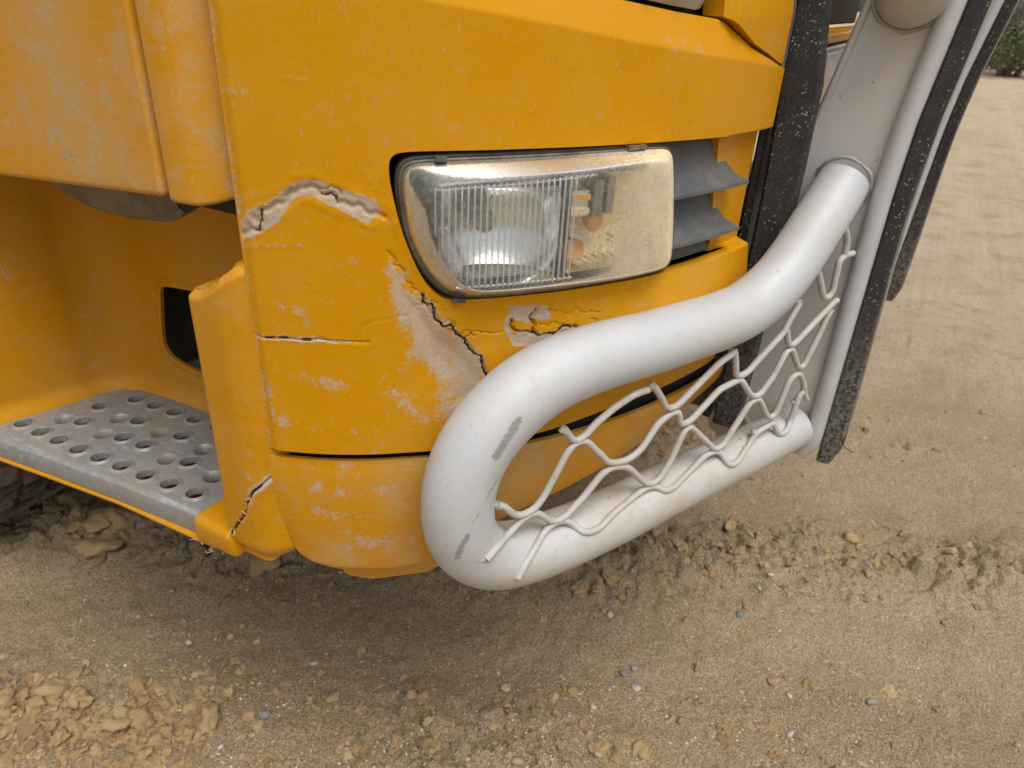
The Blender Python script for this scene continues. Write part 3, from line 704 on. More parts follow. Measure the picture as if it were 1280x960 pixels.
# ---- louvre panel beside the headlight
back = ribbon('louvre_panel', .555, .735, .945, 1.140, -.050, M['void'], TP, 20, 4)
for kz in (1.0575, .9925, .9275):
    prof = [(-.034, kz + .064), (-.027, kz + .050), (-.021, kz + .030), (-.010, kz + .013), (.006, kz + .002), (.0065, kz - .002), (.002, kz - .004), (-.018, kz - .001), (-.034, kz + .004)]
    S = np.linspace(0, 1, 14); V = []; n = len(prof)
    for u in S:
        for o, z in prof:
            e = .694 + (o + .034) * 1.15
            V.append(P3(.555 + u * (e - .555), max(z, .9605), o if kz > .95 else min(o, -.010 - .0005 * (o + .034))))
    F = [tuple(range(n)), tuple((len(S) - 1) * n + j for j in range(n - 1, -1, -1))]
    for i in range(len(S) - 1):
        for j in range(n): k = (j + 1) % n; F.append((i * n + j, i * n + n + j, i * n + n + k, i * n + k))
    mesh_obj('slat', V, F, M['grey'], back, auto=28)

# ---- upper lamp, corner trim and cab above
def lens_strip(name, s0, s1, zlo, zhi, mat, parent, bulge, off0=0, n=50):
    S = np.linspace(s0, s1, n); T = np.linspace(0, 1, 18); V = []
    for s in S:
        a, b = zlo(s), zhi(s); ed = min(1, (s - s0) / .03, (s1 - s) / .03); ed = math.sqrt(max(0, 1 - (1 - max(ed, 0)) ** 2))
        mid = (a + b) / 2
        for t in T:
            z = mid + (a + t * (b - a) - mid) * (.55 + .45 * ed)
            V.append(P3(s, z, off0 + bulge * ed * (1 - abs(2 * t - 1) ** 5) - .02 * (1 - ed)))
    k = len(T); F = [(i * k + j, (i + 1) * k + j, (i + 1) * k + j + 1, i * k + j + 1) for i in range(n - 1) for j in range(k - 1)]
    return mesh_obj(name, V, F, mat, parent)
ul = lens_strip('upper_headlight', .12, .627, lambda s: ztop(s) + .006, lambda s: 1.47, plain('upper_lamp_lens', (.42, .41, .37), (.30, .29, .25), .22, dust=.5), TP, .016, -.026)
ribbon('upper_lamp_pocket', .06, .66, 1.20, 1.50, -.055, M['void'], TP)
for q in ((.50, .507), (.548, .555)): slab('lamp_mark', q[0], q[1], ztop(.53) + .016, ztop(.53) + .028, -.014, -.0085, M['void'], ul, 0, 3)
tr = grid_part('corner_trim', np.linspace(.634, .792, 60), np.linspace(0, 1, 60), lambda s, v: (ztop(s) + .004) + v * (1.62 - ztop(s)), lambda s, z: -.012 + .010 * sst(.634, .655, s) - .10 * np.maximum(z - 1.26, 0), M['trim'], TP, None, None, .03)
grid_part('trim_edge', np.linspace(.794, .808, 6), np.linspace(0, 1, 20), lambda s, v: 1.192 + v * .43, lambda s, z: -.004 - .10 * np.maximum(z - 1.26, 0), M['grey'], TP, None, None, .03)
grid_part('cab_corner', np.linspace(.03, .112, 24), np.linspace(0, 1, 30), lambda s, v: ztop(s) + .004 + v * (1.95 - ztop(s)), lambda s, z: -.10 * np.maximum(z - 1.3, 0) + 0 * s, M['trim'], TP, None, None, .03)

# ---- cab shell, front middle, grille, underbody
def simple(name, lo, hi, mat, parent, bev=.01, seg=3): return bm_obj(name, box_bm(lo, hi, bev, seg), mat, parent)
cab = bmesh.new(); box_bm((.60, .42, 1.22), (2.75, 2.35, 3.0), .12, 5, cab)
cabo = bm_obj('cab_shell', cab, M['trim'], TP)
simple('windscreen', (.78, .405, 1.95), (2.57, .43, 2.75), M['glass'], TP, .01)
simple('underbody', (.80, .60, .66), (2.55, 7.2, 1.21), M['under'], TP, .03)
simple('wheel_arch_blocker', (.52, 1.29, .70), (.79, 1.33, 1.21), M['under'], TP, .01)  # dark box added to stop light leaking in behind the step
simple('rear_sky_blocker', (.55, 2.5, 1.22), (2.8, 7.2, 2.9), M['under'], TP, .04)  # out of view; added to block the sky behind and darken the ground
simple('chassis_beam', (1.05, .30, .62), (2.30, .52, .86), M['under'], TP, .01)
simple('bumper_middle', (1.235, .165, 1.00), (2.115, .205, 1.135), M['trim'], TP, .008)
simple('chrome_strip', (1.215, .158, 1.1385), (2.135, .21, 1.224), M['chrome'], TP, .012)
simple('strip_cap', (1.215, .163, 1.227), (2.135, .23, 1.240), M['trim'], TP, .004)
simple('grille', (1.22, .235, 1.243), (2.13, .26, 1.90), M['void'], TP, .004)
simple('lower_grille', (1.16, .225, .70), (2.19, .25, .998), M['void'], TP, .004)
for i in range(5): simple('grille_bar', (1.24, .20, 1.34 + i * .11), (2.11, .233, 1.365 + i * .11), M['black'], TP, .005)
# dusty black upright at the inner end of the front panel
def strip_path(name, pts, mat, parent, ydirs, bev=.004, attrs=None):
    """box section swept through z: pts = (x0, x1, y0, y1, z)"""
    V = []; n = len(pts)
    b = bev
    for x0, x1, y0, y1, z in pts:
        V += [(x0, y0 + b, z), (x0 + b, y0, z), (x1 - b, y0, z), (x1, y0 + b, z), (x1, y1 - b, z), (x1 - b, y1, z), (x0 + b, y1, z), (x0, y1 - b, z)]
    F = [tuple(range(7, -1, -1)), tuple((n - 1) * 8 + j for j in range(8))]
    for i in range(n - 1):
        for j in range(8): k = (j + 1) % 8; F.append((i * 8 + j, i * 8 + k, i * 8 + 8 + k, i * 8 + 8 + j))
    V = np.array(V, float)
    return mesh_obj(name, V, F, mat, parent, True, {'dirt': attrs(V)} if attrs else None, auto=30)
zz = np.linspace(.62, 1.62, 26)
strip_path('black_upright', [(1.135, 1.165, np.interp(z, [.6, .9, 1.05, 1.18, 1.235, 1.28, 1.7], [.155, .150, .146, .149, .158, .162, .168]), np.interp(z, [.6, .9, 1.05, 1.18, 1.28, 1.7], [.200, .198, .198, .205, .206, .205]), z) for z in zz], M['rubber'], TP, 0, .005, lambda V: sst(1.0, .7, V[:, 2]) * .5)
strip_path('black_gap_cover', [(1.150, 1.21, .2085, .222, z) for z in np.linspace(.62, 1.62, 12)], M['rubber'], TP, 0, .003, lambda V: V[:, 2] * 0)

# ---- step: well walls, tray, perforated tread, fairing post
TZ = .58
def well_path(n=60):
    c = [(.455, 1.285), (.50, 1.270), (.62, 1.236), (.665, 1.226), (.700, 1.205), (.718, 1.168), (.726, 1.12), (.733, .98), (.739, .80), (.740, .62)]
    return catmull(c, 12)
WP = well_path(); WL = np.r_[0, np.cumsum(np.hypot(*np.diff(WP, axis=0).T))]
WT = np.gradient(WP, axis=0); WN = np.c_[WT[:, 1], -WT[:, 0]]; WN /= np.hypot(*WN.T)[:, None]
# outward for the viewer: towards -x / -y
if (WN[len(WN) // 2] @ np.array([-1, -1])) < 0: WN = -WN
def W3(s, z, off=0.):
    s = np.asarray(s, float); x = np.interp(s, WL, WP[:, 0]); y = np.interp(s, WL, WP[:, 1]); a = np.interp(s, WL, WN[:, 0]); b = np.interp(s, WL, WN[:, 1])
    return np.stack([x + a * off, y + b * off, np.asarray(z, float) + 0 * x], -1)
s_at_y = lambda y: float(np.interp(-y, -WP[20:, 1], WL[20:]))
HOLE = chaikin([(s_at_y(1.050), .808), (s_at_y(1.076), .804), (s_at_y(1.083), .77), (s_at_y(1.098), .70), (s_at_y(1.094), .674), (s_at_y(1.07), .660), (s_at_y(.95), .645), (s_at_y(.86), .640), (s_at_y(.84), .66), (s_at_y(.83), .77), (s_at_y(.83), .81), (s_at_y(.86), .823)], 2)
def well_off(s, z):
    P = np.c_[s, z]; d, _ = poly_dist(P, HOLE, True)
    return .014 * sst(.62, .575, z) ** 2 + .004 * sst(.014, .010, d) + .03 * sst(.93, 1.06, z)
well = grid_part('step_well', np.arange(0, WL[-1], .005), np.linspace(.565, 1.08, 104), lambda s, v: v, well_off, M['step'], TP, HOLE, lambda s, z: {'wear': .45 * np.exp(-((s - .12) / .05) ** 2 - ((z - .82) / .05) ** 2), 'crack': np.zeros(len(s))}, .004, W3, .007)
simple('well_cavity', (.785, .70, .58), (.80, 1.2, 1.0), M['void'], TP, .002)
simple('cavity_sill', (.755, .80, .612), (.785, 1.09, .640), M['tread'], TP, .003)
simple('gap_shade_box', (.545, .598, 1.040), (.735, .716, 1.082), M['void'], TP, .004)  # black box added to give the gap below the side panel its shade
simple('well_ceiling', (.56, .72, 1.083), (.80, 1.60, 1.10), M['under'], TP, .004)

BIG = [(0.522, 1.226), (0.522, 1.176), (0.524, 1.128), (0.525, 1.077), (0.529, 1.028), (0.533, 0.979), (0.537, 0.927), (0.542, 0.877), (0.547, 0.826), (0.58, 1.15), (0.586, 1.05), (0.591, 1.002), (0.597, 0.901), (0.628, 1.173), (0.634, 1.074), (0.642, 0.973), (0.679, 1.143), (0.683, 1.096), (0.687, 1.048), (0.69, 0.999)]
SM = [(0.569, 1.186), (0.622, 1.111), (0.63, 1.014), (0.635, 0.913), (0.592, 0.839), (0.585, 0.939), (0.576, 1.088), (.70, .95), (.69, .90), (.64, .86), (.69, .85)]
def tread_mesh():
    bm = bmesh.new()
    out = [(.523, .786), (.526, .782), (.716, .782), (.728, .80), (.722, 1.17), (.71, 1.20), (.62, 1.228), (.50, 1.262), (.476, 1.27), (.475, 1.262), (.494, 1.10), (.510, .95)]
    from mathutils.geometry import delaunay_2d_cdt
    co = [Vector(q) for q in out]; ed = [(i, (i + 1) % len(out)) for i in range(len(out))]; spec = []; holes = []
    for (x, y), r in [(b, .0135) for b in BIG] + [(b, .0115) for b in SM]:
        st_ = len(co); co += [Vector((x + r * 1.45 * cos(a), y + r * 1.45 * sin(a))) for a in np.linspace(0, 2 * pi, 20, endpoint=False)]
        ed += [(st_ + i, st_ + (i + 1) % 20) for i in range(20)]; spec.append((x, y, r, st_))
    rv, re_, rf, ov_, oe_, of_ = delaunay_2d_cdt(co, ed, [], 0, 1e-6)
    vv = [bm.verts.new((q.x, q.y, TZ)) for q in rv]; back_ = {}
    for i, src in enumerate(ov_):
        for k in src: back_[k] = vv[i]
    oa = np.array(out)
    for f in rf:
        c = sum((rv[i] for i in f), Vector((0, 0))) / len(f)
        if not inside(np.array([[c.x, c.y]]), oa)[0]: continue
        if any((c.x - x) ** 2 + (c.y - y) ** 2 < (r * 1.42) ** 2 for x, y, r, _ in spec): continue
        bm.faces.new([vv[i] for i in f])
    ov = [back_[i] for i in range(len(out))]
    holes = [(x, y, r, [back_[st_ + i] for i in range(20)]) for x, y, r, st_ in spec]
    for i, (x, y, r, v) in enumerate(holes):
        big = i < len(BIG); prev = v
        prof = [(1.38, .0006), (1.20, .0026), (1.10, .0032), (1.04, .0026), (1.0, -.002), (1.0, -.010)] if big else [(1.38, -.0006), (1.2, -.0035), (1.0, -.0075), (.95, -.016)]
        for f, dz in prof:
            ring = [bm.verts.new((x + r * f * cos(a), y + r * f * sin(a), TZ + dz)) for a in np.linspace(0, 2 * pi, 20, endpoint=False)]
            for j in range(20): k = (j + 1) % 20; bm.faces.new((prev[j], prev[k], ring[k], ring[j]))
            prev = ring
    # rounded nose and skirt along the outline
    prev = ov
    for ins_, dz in ((-.0035, -.0012), (-.0075, -.0045), (-.0095, -.010), (-.0098, -.030), (-.0090, -.036)):
        ring = []
        for vv in ov:
            ix = ins_ if vv.co.x < .5265 else 0
            ring.append(bm.verts.new((vv.co.x + ix * 1.0, vv.co.y, TZ + dz)))
        for j in range(len(ov)): k = (j + 1) % len(ov); bm.faces.new((prev[j], ring[j], ring[k], prev[k]))
        prev = ring
    bmesh.ops.recalc_face_normals(bm, faces=bm.faces)
    return bm
tread = bm_obj('step_tread', tread_mesh(), M['tread'], TP, True, 30)
tag(tread, 'grey metal step tread punched with raised round holes')
# yellow tray under the tread, with the rim that shows below the nose
def prism(name, outline, z0, z1, mat, parent, bev=.003):
    bm = bmesh.new(); vs = [bm.verts.new((x, y, z0)) for x, y in outline]; f = bm.faces.new(vs)
    r = bmesh.ops.extrude_face_region(bm, geom=[f]); bmesh.ops.translate(bm, verts=[v for v in r['geom'] if isinstance(v, bmesh.types.BMVert)], vec=(0, 0, z1 - z0))
    bmesh.ops.recalc_face_normals(bm, faces=bm.faces)
    if bev: bmesh.ops.bevel(bm, geom=list(bm.edges), offset=bev, segments=2, profile=.5, affect='EDGES')
    return bm_obj(name, bm, mat, parent)
prism('step_tray', [(.505, .79), (.508, .745), (.72, .745), (.72, 1.20), (.62, 1.24), (.461, 1.285), (.4605, 1.262), (.4805, 1.10), (.4975, .95)], TZ - .0425, TZ - .0372, M['step'], TP, .002)

# fairing post beside the tread, cracked at the foot
FP = catmull([(.70, .722), (.56, .7085), (.520, .7045), (.507, .7015), (.5015, .695), (.5005, .684), (.5008, .655), (.5035, .640), (.514, .622), (.545, .604), (.60, .590), (.70, .58)], 14)
FL = np.r_[0, np.cumsum(np.hypot(*np.diff(FP, axis=0).T))]; FT = np.gradient(FP, axis=0); FN = np.c_[FT[:, 1], -FT[:, 0]]; FN /= np.hypot(*FN.T)[:, None]
if FN[len(FN) // 2][0] > 0: FN = -FN
def F3(s, z, off=0.):
    s = np.asarray(s, float); x = np.interp(s, FL, FP[:, 0]); y = np.interp(s, FL, FP[:, 1]); a = np.interp(s, FL, FN[:, 0]); b = np.interp(s, FL, FN[:, 1])
    z = np.asarray(z, float) + 0 * x
    lean_ = .020 * (z - .95) / .3
    return np.stack([x + a * off, y + b * off - lean_ * 0, z], -1)
sy = lambda y: float(np.interp(-y, -FP[:, 1], FL))
PCR = [(sy(.596), .740), (sy(.618), .712), (sy(.640), .688), (sy(.652), .666), (sy(.658), .647), (sy(.681), .615), (sy(.700), .588), (sy(.712), .565)]
def post_off(s, z):
    y = np.interp(s, FL, FP[:, 1])
    d, _ = poly_dist(np.c_[s, z], PCR)
    topz = .955 + .045 * sst(.69, .60, y)
    return -.008 * sst(topz - .013, topz, z) ** 2 - .012 * sst(.60, .565, z) ** 2 - .005 * sst(.0022, .0005, d) + .0012 * sst(.02, .004, d) * (z < np.interp(s, sorted([q[0] for q in PCR]), [q[1] for q in sorted(PCR)]))
def post_attr(s, z):
    j = fbm(s * 90, z * 90, 3) * .008
    d, _ = poly_dist(np.c_[s + j, z + j], PCR)
    t = np.clip((z - .565) / .175, 0, 1)
    return {'crack': sst(.0026, .0008, d) * np.where(z > .70, .35, 1.), 'wear': np.maximum(.85 * sst(.009, .003, d) * (.45 + .55 * sst(.66, .70, z)), .6 * np.exp(-((s - sy(.645)) / .012) ** 2 - ((z - .712) / .01) ** 2))}
def pz(s, v):
    y = np.interp(s, FL, FP[:, 1]); top = .955 + .045 * sst(.69, .60, y); bot = .560 + .03 * sst(.64, .59, y)
    return bot + v * (top - bot)
post = grid_part('step_post', np.arange(0, FL[-1], .0025), np.linspace(0, 1, 170), pz, post_off, M['step'], TP, None, post_attr, .012, F3)
# top and bottom caps
def cap_strip(name, v, dz, mat):
    S = np.arange(.05, FL[-1], .006); V = []; n = len(S)
    z = pz(S, np.full(n, v)) + dz; o = post_off(S, pz(S, np.full(n, v))); A = F3(S, z, o - .0005)
    V = list(A); mid = A.copy(); mid[:, 0] = np.maximum(A[:, 0], .69); mid[:, 1] = .66; V += list(mid)
    F = [(i, i + 1, n + i + 1, n + i) for i in range(n - 1)]
    return mesh_obj(name, V, F, mat, TP, True, {'wear': np.zeros(2 * n), 'crack': np.zeros(2 * n)})
cap_strip('post_cap', 1., -.0008, M['step']); cap_strip('post_base', 0., .004, M['step'])
# rounded foot of the post in front of the tread end
bm = bmesh.new(); box_bm((.4985, .690, .546), (.60, .7795, .592), .013, 5, bm)
foot = bm_obj('post_foot', bm, M['step'], TP)
fib = []
for i in range(15):
    t = random.random(); a = np.array([.4985 - .004 * random.random(), .700 + .085 * t, .562 - .016 * t + random.uniform(-.006, .006)])
    if i < 9:
        k = random.random(); q = np.array(PCR[2]) * (1 - k) + np.array(PCR[6]) * k; a = F3(q[0], q[1], .001)
    d = np.array([random.uniform(-.4, .2), random.uniform(-.8, 1), random.uniform(-1, .2)]); d /= np.linalg.norm(d); L = random.uniform(.005, .012)
    b = a + d * L * .5 + rng.normal(0, .002, 3); c = a + d * L + rng.normal(0, .003, 3)
    fib.append(tube_geo(catmull([a, b, c], 4), .0004, 5))
V, F = join_geo(fib); tag(mesh_obj('frayed_fibre', V, F, M['fibre'], TP), kind='stuff')

# ---- door and the side panel in front of it
def sheet(name, prof, zb, zt, mat, bev_r=.012, nz=40, curl=.008):
    """vertical sheet through plan points, bottom edge rolled inwards"""
    P = catmull(prof, 10); n = len(P); T = np.gradient(P, axis=0); N = np.c_[T[:, 1], -T[:, 0]]; N /= np.hypot(*N.T)[:, None]
    if N[n // 2][0] > 0: N = -N
    rows = []
    for a in np.linspace(pi / 2, 0, 8)[:-1]: rows.append((curl * (1 - cos(a)) * -1 if False else -curl * (1 - cos(a)), curl * (1 - sin(a))))
    rows = [(-curl * 3, 0.)] + rows + [(0, curl + u) for u in np.linspace(0, 1, nz) ** 1.3 * 1.0]
    V = []; R = len(rows)
    for i in range(n):
        b = zb(P[i][1])
        for o, dz in rows:
            z = b + dz if dz <= curl else b + curl + (dz - curl) * (zt - b - curl)
            V.append((P[i][0] + N[i][0] * o, P[i][1] + N[i][1] * o, z))
    F = [(i * R + j, (i + 1) * R + j, (i + 1) * R + j + 1, i * R + j + 1) for i in range(n - 1) for j in range(R - 1)]
    return mesh_obj(name, V, F, mat, TP, True)
door = sheet('door', [(.56, .7045), (.520, .7042), (.504, .7050), (.4995, .7085), (.4985, .720), (.498, .80), (.496, 1.0), (.495, 1.3), (.495, 1.75), (.52, 1.76)], lambda y: 1.060 - .075 * (y - .70), 1.95, M['door'])
tag(door, 'dust-faded lower door edge with a chipped spot')
sp = sheet('side_panel', [(.56, .6995), (.52, .6992), (.504, .6975), (.501, .693), (.501, .680), (.504, .665), (.511, .654), (.545, .620), (.575, .600), (.62, .59)], lambda y: 1.056 + .015 * sst(.66, .60, y), 1.95, M['door'], curl=.006)
# chip on the door: broken paint flake pit
chip = []
for i in range(9):
    y = .862 + random.uniform(-.016, .016); z = 1.094 + random.uniform(-.016, .016) - (y - .862) * -.4
    bm_ = bmesh.new(); bmesh.ops.create_icosphere(bm_, subdivisions=1, radius=random.uniform(.002, .006))
    chip.append((np.array([[.4974 + v.co.x * .06, y + v.co.y, z + v.co.z] for v in bm_.verts]), [tuple(v.index for v in f.verts) for f in bm_.faces])); bm_.free()
V, F = join_geo(chip); mesh_obj('paint_chip', V, F, M['chip'], door, False)
# curved plastic under the door
S = np.linspace(0, 1, 24); top = np.interp(S, [0, 1], [.755, 1.03]); V = []
lowz = np.interp(S, [0, .05, .12, .42, .70, .92, 1], [1.022, 1.012, 1.004, .995, .996, 1.010, 1.03])
for k in range(24):
    for x, z in ((.545, 1.06), (.552, lowz[k] + .008), (.560, lowz[k]), (.575, lowz[k] + .002), (.70, lowz[k] + .035), (.70, 1.06)): V.append((x, top[k], max(z, lowz[k])))
F = [(i * 6 + j, i * 6 + 6 + j, i * 6 + 6 + (j + 1) % 6, i * 6 + (j + 1) % 6) for i in range(23) for j in range(6)] + [tuple(range(6)), tuple(23 * 6 + j for j in range(5, -1, -1))]
mesh_obj('under_door_cover', V, F, M['smoke'], TP, auto=40)

# ---- front wheel behind the step
wc = np.array([.70, 2.04, .54]); RW = .55; HWD = .16
prof = [(-.10, .30), (-.15, .36), (-.165, .43), (-.155, .50), (-.14, .535), (-.10, .548), (0, .552), (.10, .548), (.14, .535), (.155, .50), (.165, .43), (.15, .36), (.10, .30)]
V = []; F = []; NA = 96; n = len(prof)
for i in range(NA):
    a = 2 * pi * i / NA
    for x, r in prof: V.append((wc[0] + x, wc[1] + r * cos(a), wc[2] + r * sin(a)))
for i in range(NA):
    k = (i + 1) % NA
    for j in range(n - 1): F.append((i * n + j, i * n + j + 1, k * n + j + 1, k * n + j))
wheel = mesh_obj('wheel', V, F, M['tyre'], TP, auto=60)
blk = []
for i in range(44):
    a0 = 2 * pi * i / 44
    for xc, w, ph in ((-.115, .05, 0), (-.045, .055, .5), (.03, .055, 0), (.11, .05, .5)):
        a = a0 + ph * 2 * pi / 44; da = .052; q = []
        for x in (xc - w / 2, xc + w / 2):
            for b in (a - da, a + da):
                for r in (.535, .562): q.append((wc[0] + x, wc[1] + r * cos(b), wc[2] + r * sin(b)))
        blk.append((q, [(0, 1, 3, 2), (4, 6, 7, 5), (0, 4, 5, 1), (2, 3, 7, 6), (1, 5, 7, 3)]))
V, F = join_geo(blk); tag(mesh_obj('tread_block', V, F, M['tyre'], wheel, False), kind='stuff')
V, F = tube_geo([(wc[0] - .09, wc[1], wc[2]), (wc[0] + .05, wc[1], wc[2])], .30, 40); mesh_obj('rim', V, F, M['under'], wheel, auto=40)

# ---- bull bar
HA = np.array([.627, .367, .611]); HD = np.array([0.88755941, -0.46069327, 0]); HN = np.array([-0.46069327, -0.88755941, 0])
HOOP = [(1.172, 0.078, 1.100), (1.142, 0.1, 1.052), (1.120, 0.112, 1.009), (1.098, 0.122, 0.965), (1.062, 0.141, 0.912), (1.0, 0.173, 0.882), (0.876, 0.238, 0.873), (0.766, 0.295, 0.872), (0.69, 0.334, 0.858), (0.633, 0.364, 0.817), (0.603, 0.38, 0.764), (0.595, 0.383, 0.702), (0.610, 0.376, 0.645), (0.652, 0.354, 0.605), (0.721, 0.318, 0.590), (0.825, 0.264, 0.590), (0.955, 0.197, 0.602), (1.10, 0.121, 0.614), (1.168, 0.086, 0.620)]
HOOP[0] = (1.199, .094, 1.046); HOOP[1] = (1.164, .103, 1.014); HOOP[2] = (1.132, .113, .983); HOOP[3] = (1.102, .124, .948); HOOP[-1] = (1.199, .071, .624)
def resample(P, n):
    P = np.asarray(P); L = np.r_[0, np.cumsum(np.linalg.norm(np.diff(P, axis=0), axis=1))]
    return np.stack([np.interp(np.linspace(0, L[-1], n), L, P[:, i]) for i in range(3)], 1)
hp = resample(catmull(HOOP, 12), 240)
for _ in range(6): hp[1:-1] = hp[1:-1] * .5 + (hp[:-2] + hp[2:]) * .25
TR = .0465
hp = resample(hp, 420); RAD = np.interp(np.linspace(0, 1, 420), [0, .15, .42, .62, .8, 1], [.0385, .0405, .0455, .0455, .042, .0385]); hv_, hf_ = tube_geo(hp, RAD, 110)
def near3(V, pts, w):
    d, _ = poly_dist(V, pts); return sst(w, 0, d)
def on_hoop(p, z):   # a spot on the viewer's side of the hoop
    q = HA + HD * p; q = np.array([q[0], q[1], z]); k = np.argmin(np.linalg.norm(hp - q, axis=1)); v = q - hp[k]
    d = np.array([-.62, -.42, .66]); return hp[k] + TR * d / np.linalg.norm(d)
def hoop_attrs(V):
    k = np.argmin(np.linalg.norm(V[:, None, :] - hp[None, ::4, :], axis=2), axis=1) * 4
    dirt = sst(.74, .57, V[:, 2]) * .95
    return k, dirt
_k, dirt = hoop_attrs(hv_)
wear = np.zeros(len(hv_))
marks = [([(0.6223, 0.3211, 0.8439), (0.6072, 0.3272, 0.8227), (0.5964, 0.3329, 0.807)], .0085, 1.0), ([(0.6089, 0.3304, 0.7781), (0.5908, 0.3363, 0.758), (0.5825, 0.3395, 0.7421)], .0045, .62), ([(0.5647, 0.3497, 0.7042), (0.5605, 0.3547, 0.6902), (0.5591, 0.3603, 0.6697)], .0065, .85), ([(0.5784, 0.3412, 0.7347), (0.5691, 0.3462, 0.7209)], .003, .7), ([(0.5609, 0.3748, 0.7783), (0.5519, 0.3776, 0.7368), (0.5543, 0.3699, 0.6776)], .02, .30)]
for pts, w, amp in marks:
    wear = np.maximum(wear, amp * near3(hv_, pts, w * 1.35))
bull = mesh_obj('bull_bar', hv_, hf_, M['silver'], TP, True, {'wear': wear, 'dirt': dirt}, auto=60)
tag(bull, 'silver tubular bull bar with scraped hoop and dusty wires')

def weld_ring(name, c, axis_, r, parent, n=40, rr=.0045):
    ax = Vector(axis_).normalized(); u = ax.orthogonal().normalized(); w = ax.cross(u)
    P = [np.array(Vector(c) + (u * cos(a) + w * sin(a)) * (r + .0008 * sin(a * 11.3 + sin(a * 5) * 2))) for a in np.linspace(0, 2 * pi, n)]
    rad = [rr * (.8 + .25 * sin(i * 2.1 + 3 * sin(i * .37))) for i in range(n)]
    return tube(name, P, rad, M['weld'], parent, 8)

PY0 = lambda z: np.interp(z, [.55, .60, 1.00, 1.03, 1.06, 1.14, 1.29, 1.9], [.035, .035, .0375, .0375, .037, .0345, .0195, -.045])   # centre line of the front rod
def make_post(x, dy=lambda z: 0 * z):
    z0 = .583
    POSTY = lambda z: PY0(z) + dy(z)
    zs = np.r_[np.linspace(z0, 1.0, 12), np.linspace(1.02, 1.10, 8), np.linspace(1.15, 1.85, 10)]
    # web plate of the channel
    back = np.interp(zs, [.55, .62, .9, 1.0, 1.07, 1.286, 1.9], [.10, .16, .172, .175, .162, .121, .0]) + dy(zs)
    V = []; t = .006
    for z, b in zip(zs, back):
        fy = POSTY(z) + .010
        V += [(x, fy, z), (x, b, z), (x + t, b, z), (x + t, fy, z)]
    F = [(3, 2, 1, 0), tuple(4 * (len(zs) - 1) + i for i in range(4))]
    for i in range(len(zs) - 1):
        for j in range(4): k = (j + 1) % 4; F.append((4 * i + j, 4 * i + k, 4 * i + 4 + k, 4 * i + 4 + j))
    V = np.array(V); d = sst(.95, .58, V[:, 2]) * .5 + .55
    web = mesh_obj('post_web', V, F, M['web'], bull, True, {'wear': np.zeros(len(V)), 'dirt': d}, auto=30)
    # rolled rear flange
    P = np.array([(x - .002, b, z) for z, b in zip(zs, back)]); V, F = tube_geo(P, .0055, 10)
    mesh_obj('rear_flange', V, F, M['silver'], bull, True, {'wear': np.zeros(len(V)), 'dirt': np.full(len(V), .25)}, auto=60)
    V = np.array([(x + dx, b + .006, z) for z, b in zip(zs, back) for dx in (0, .05)]); n = len(zs)
    # front rod
    zr = np.r_[np.linspace(.578, .99, 16), np.linspace(1.0, 1.08, 12), np.linspace(1.1, 1.85, 20)]
    P = np.array([(x - .004, POSTY(z), z) for z in zr]); P[0] += (0.004, .016, 0)
    V, F = tube_geo(P, .0150, 24); d = sst(.80, .56, V[:, 2]) * .6
    mesh_obj('front_rod', V, F, M['silver'], bull, True, {'wear': np.zeros(len(V)), 'dirt': d}, auto=60)
    # rubber strip in front of the rod
    zr = np.r_[np.linspace(.570, .99, 12), np.linspace(1.0, 1.08, 10), np.linspace(1.1, 1.85, 16)]
    pts = [(x - .012 + .008 * (z < .573), x + .055, POSTY(z) - .0395 - .008 * sst(1.0, .62, z) + .012 * sst(.60, .57, z), POSTY(z) - .0140, z) for z in zr]
    strip_path('rubber_strip', pts, M['rubber'], bull, 0, .004, lambda V: sst(.95, .60, V[:, 2]) * .9)
    # dusty face plate carrying the rubber
    pts = [(x + .010, x + .058, POSTY(z) - .0432 - .008 * sst(1.0, .62, z) + .012 * sst(.60, .57, z), POSTY(z) - .0402 - .008 * sst(1.0, .62, z) + .012 * sst(.60, .57, z), z) for z in zr]
    strip_path('strip_edge', pts, M['plate'], bull, 0, .0008)
make_post(1.20); make_post(2.15, lambda z: np.interp(z, [.6, 1.0, 1.3, 1.9], [-.030, -.048, -.066, -.10]))
weld_ring('weld_bead', (1.1975, .0945, 1.045), (1, -.15, .35), .0400, bull, rr=.0032)
# upper arm that rises from the web
arm = catmull([(1.199, .066, 1.292), (1.175, .064, 1.300), (1.152, .058, 1.345), (1.146, .045, 1.43), (1.14, .02, 1.62), (1.14, -.01, 1.85)], 10)
arm = catmull([(1.199, .070, 1.300), (1.180, .068, 1.303), (1.158, .064, 1.325), (1.146, .057, 1.37), (1.140, .04, 1.47), (1.135, .01, 1.66), (1.13, -.02, 1.86)], 10)
V, F = tube_geo(arm, TR, 40); mesh_obj('upper_arm', V, F, M['silver'], bull, True, {'wear': np.zeros(len(V)), 'dirt': np.full(len(V), .55)}, auto=60)
weld_ring('weld_bead', (1.195, .070, 1.300), (1, 0, .1), .049, bull)
# cross tubes between the posts
for z, y in ((.64, .10), (1.30, .06), (1.75, -.02)):
    V, F = tube_geo([(1.206, y, z), (2.149, y, z)], .034, 24); mesh_obj('cross_tube', V, F, M['silver'], bull, True, {'wear': np.zeros(len(V)), 'dirt': np.full(len(V), .5)}, auto=60)
# mounting plates and tow tube seen through the wires
simple('mount_plate', (1.29, .115, .50), (1.30, .215, .86), M['plate'], bull, .002)
simple('mount_plate', (1.36, .12, .52), (1.37, .42, .78), M['under'], bull, .002)
V, F = tube_geo([(1.262, .199, .556), (1.275, .2, .556), (1.36, .21, .556)], [.030, .033, .033], 28); mesh_obj('tow_tube', V, F, M['plate'], bull, auto=40)

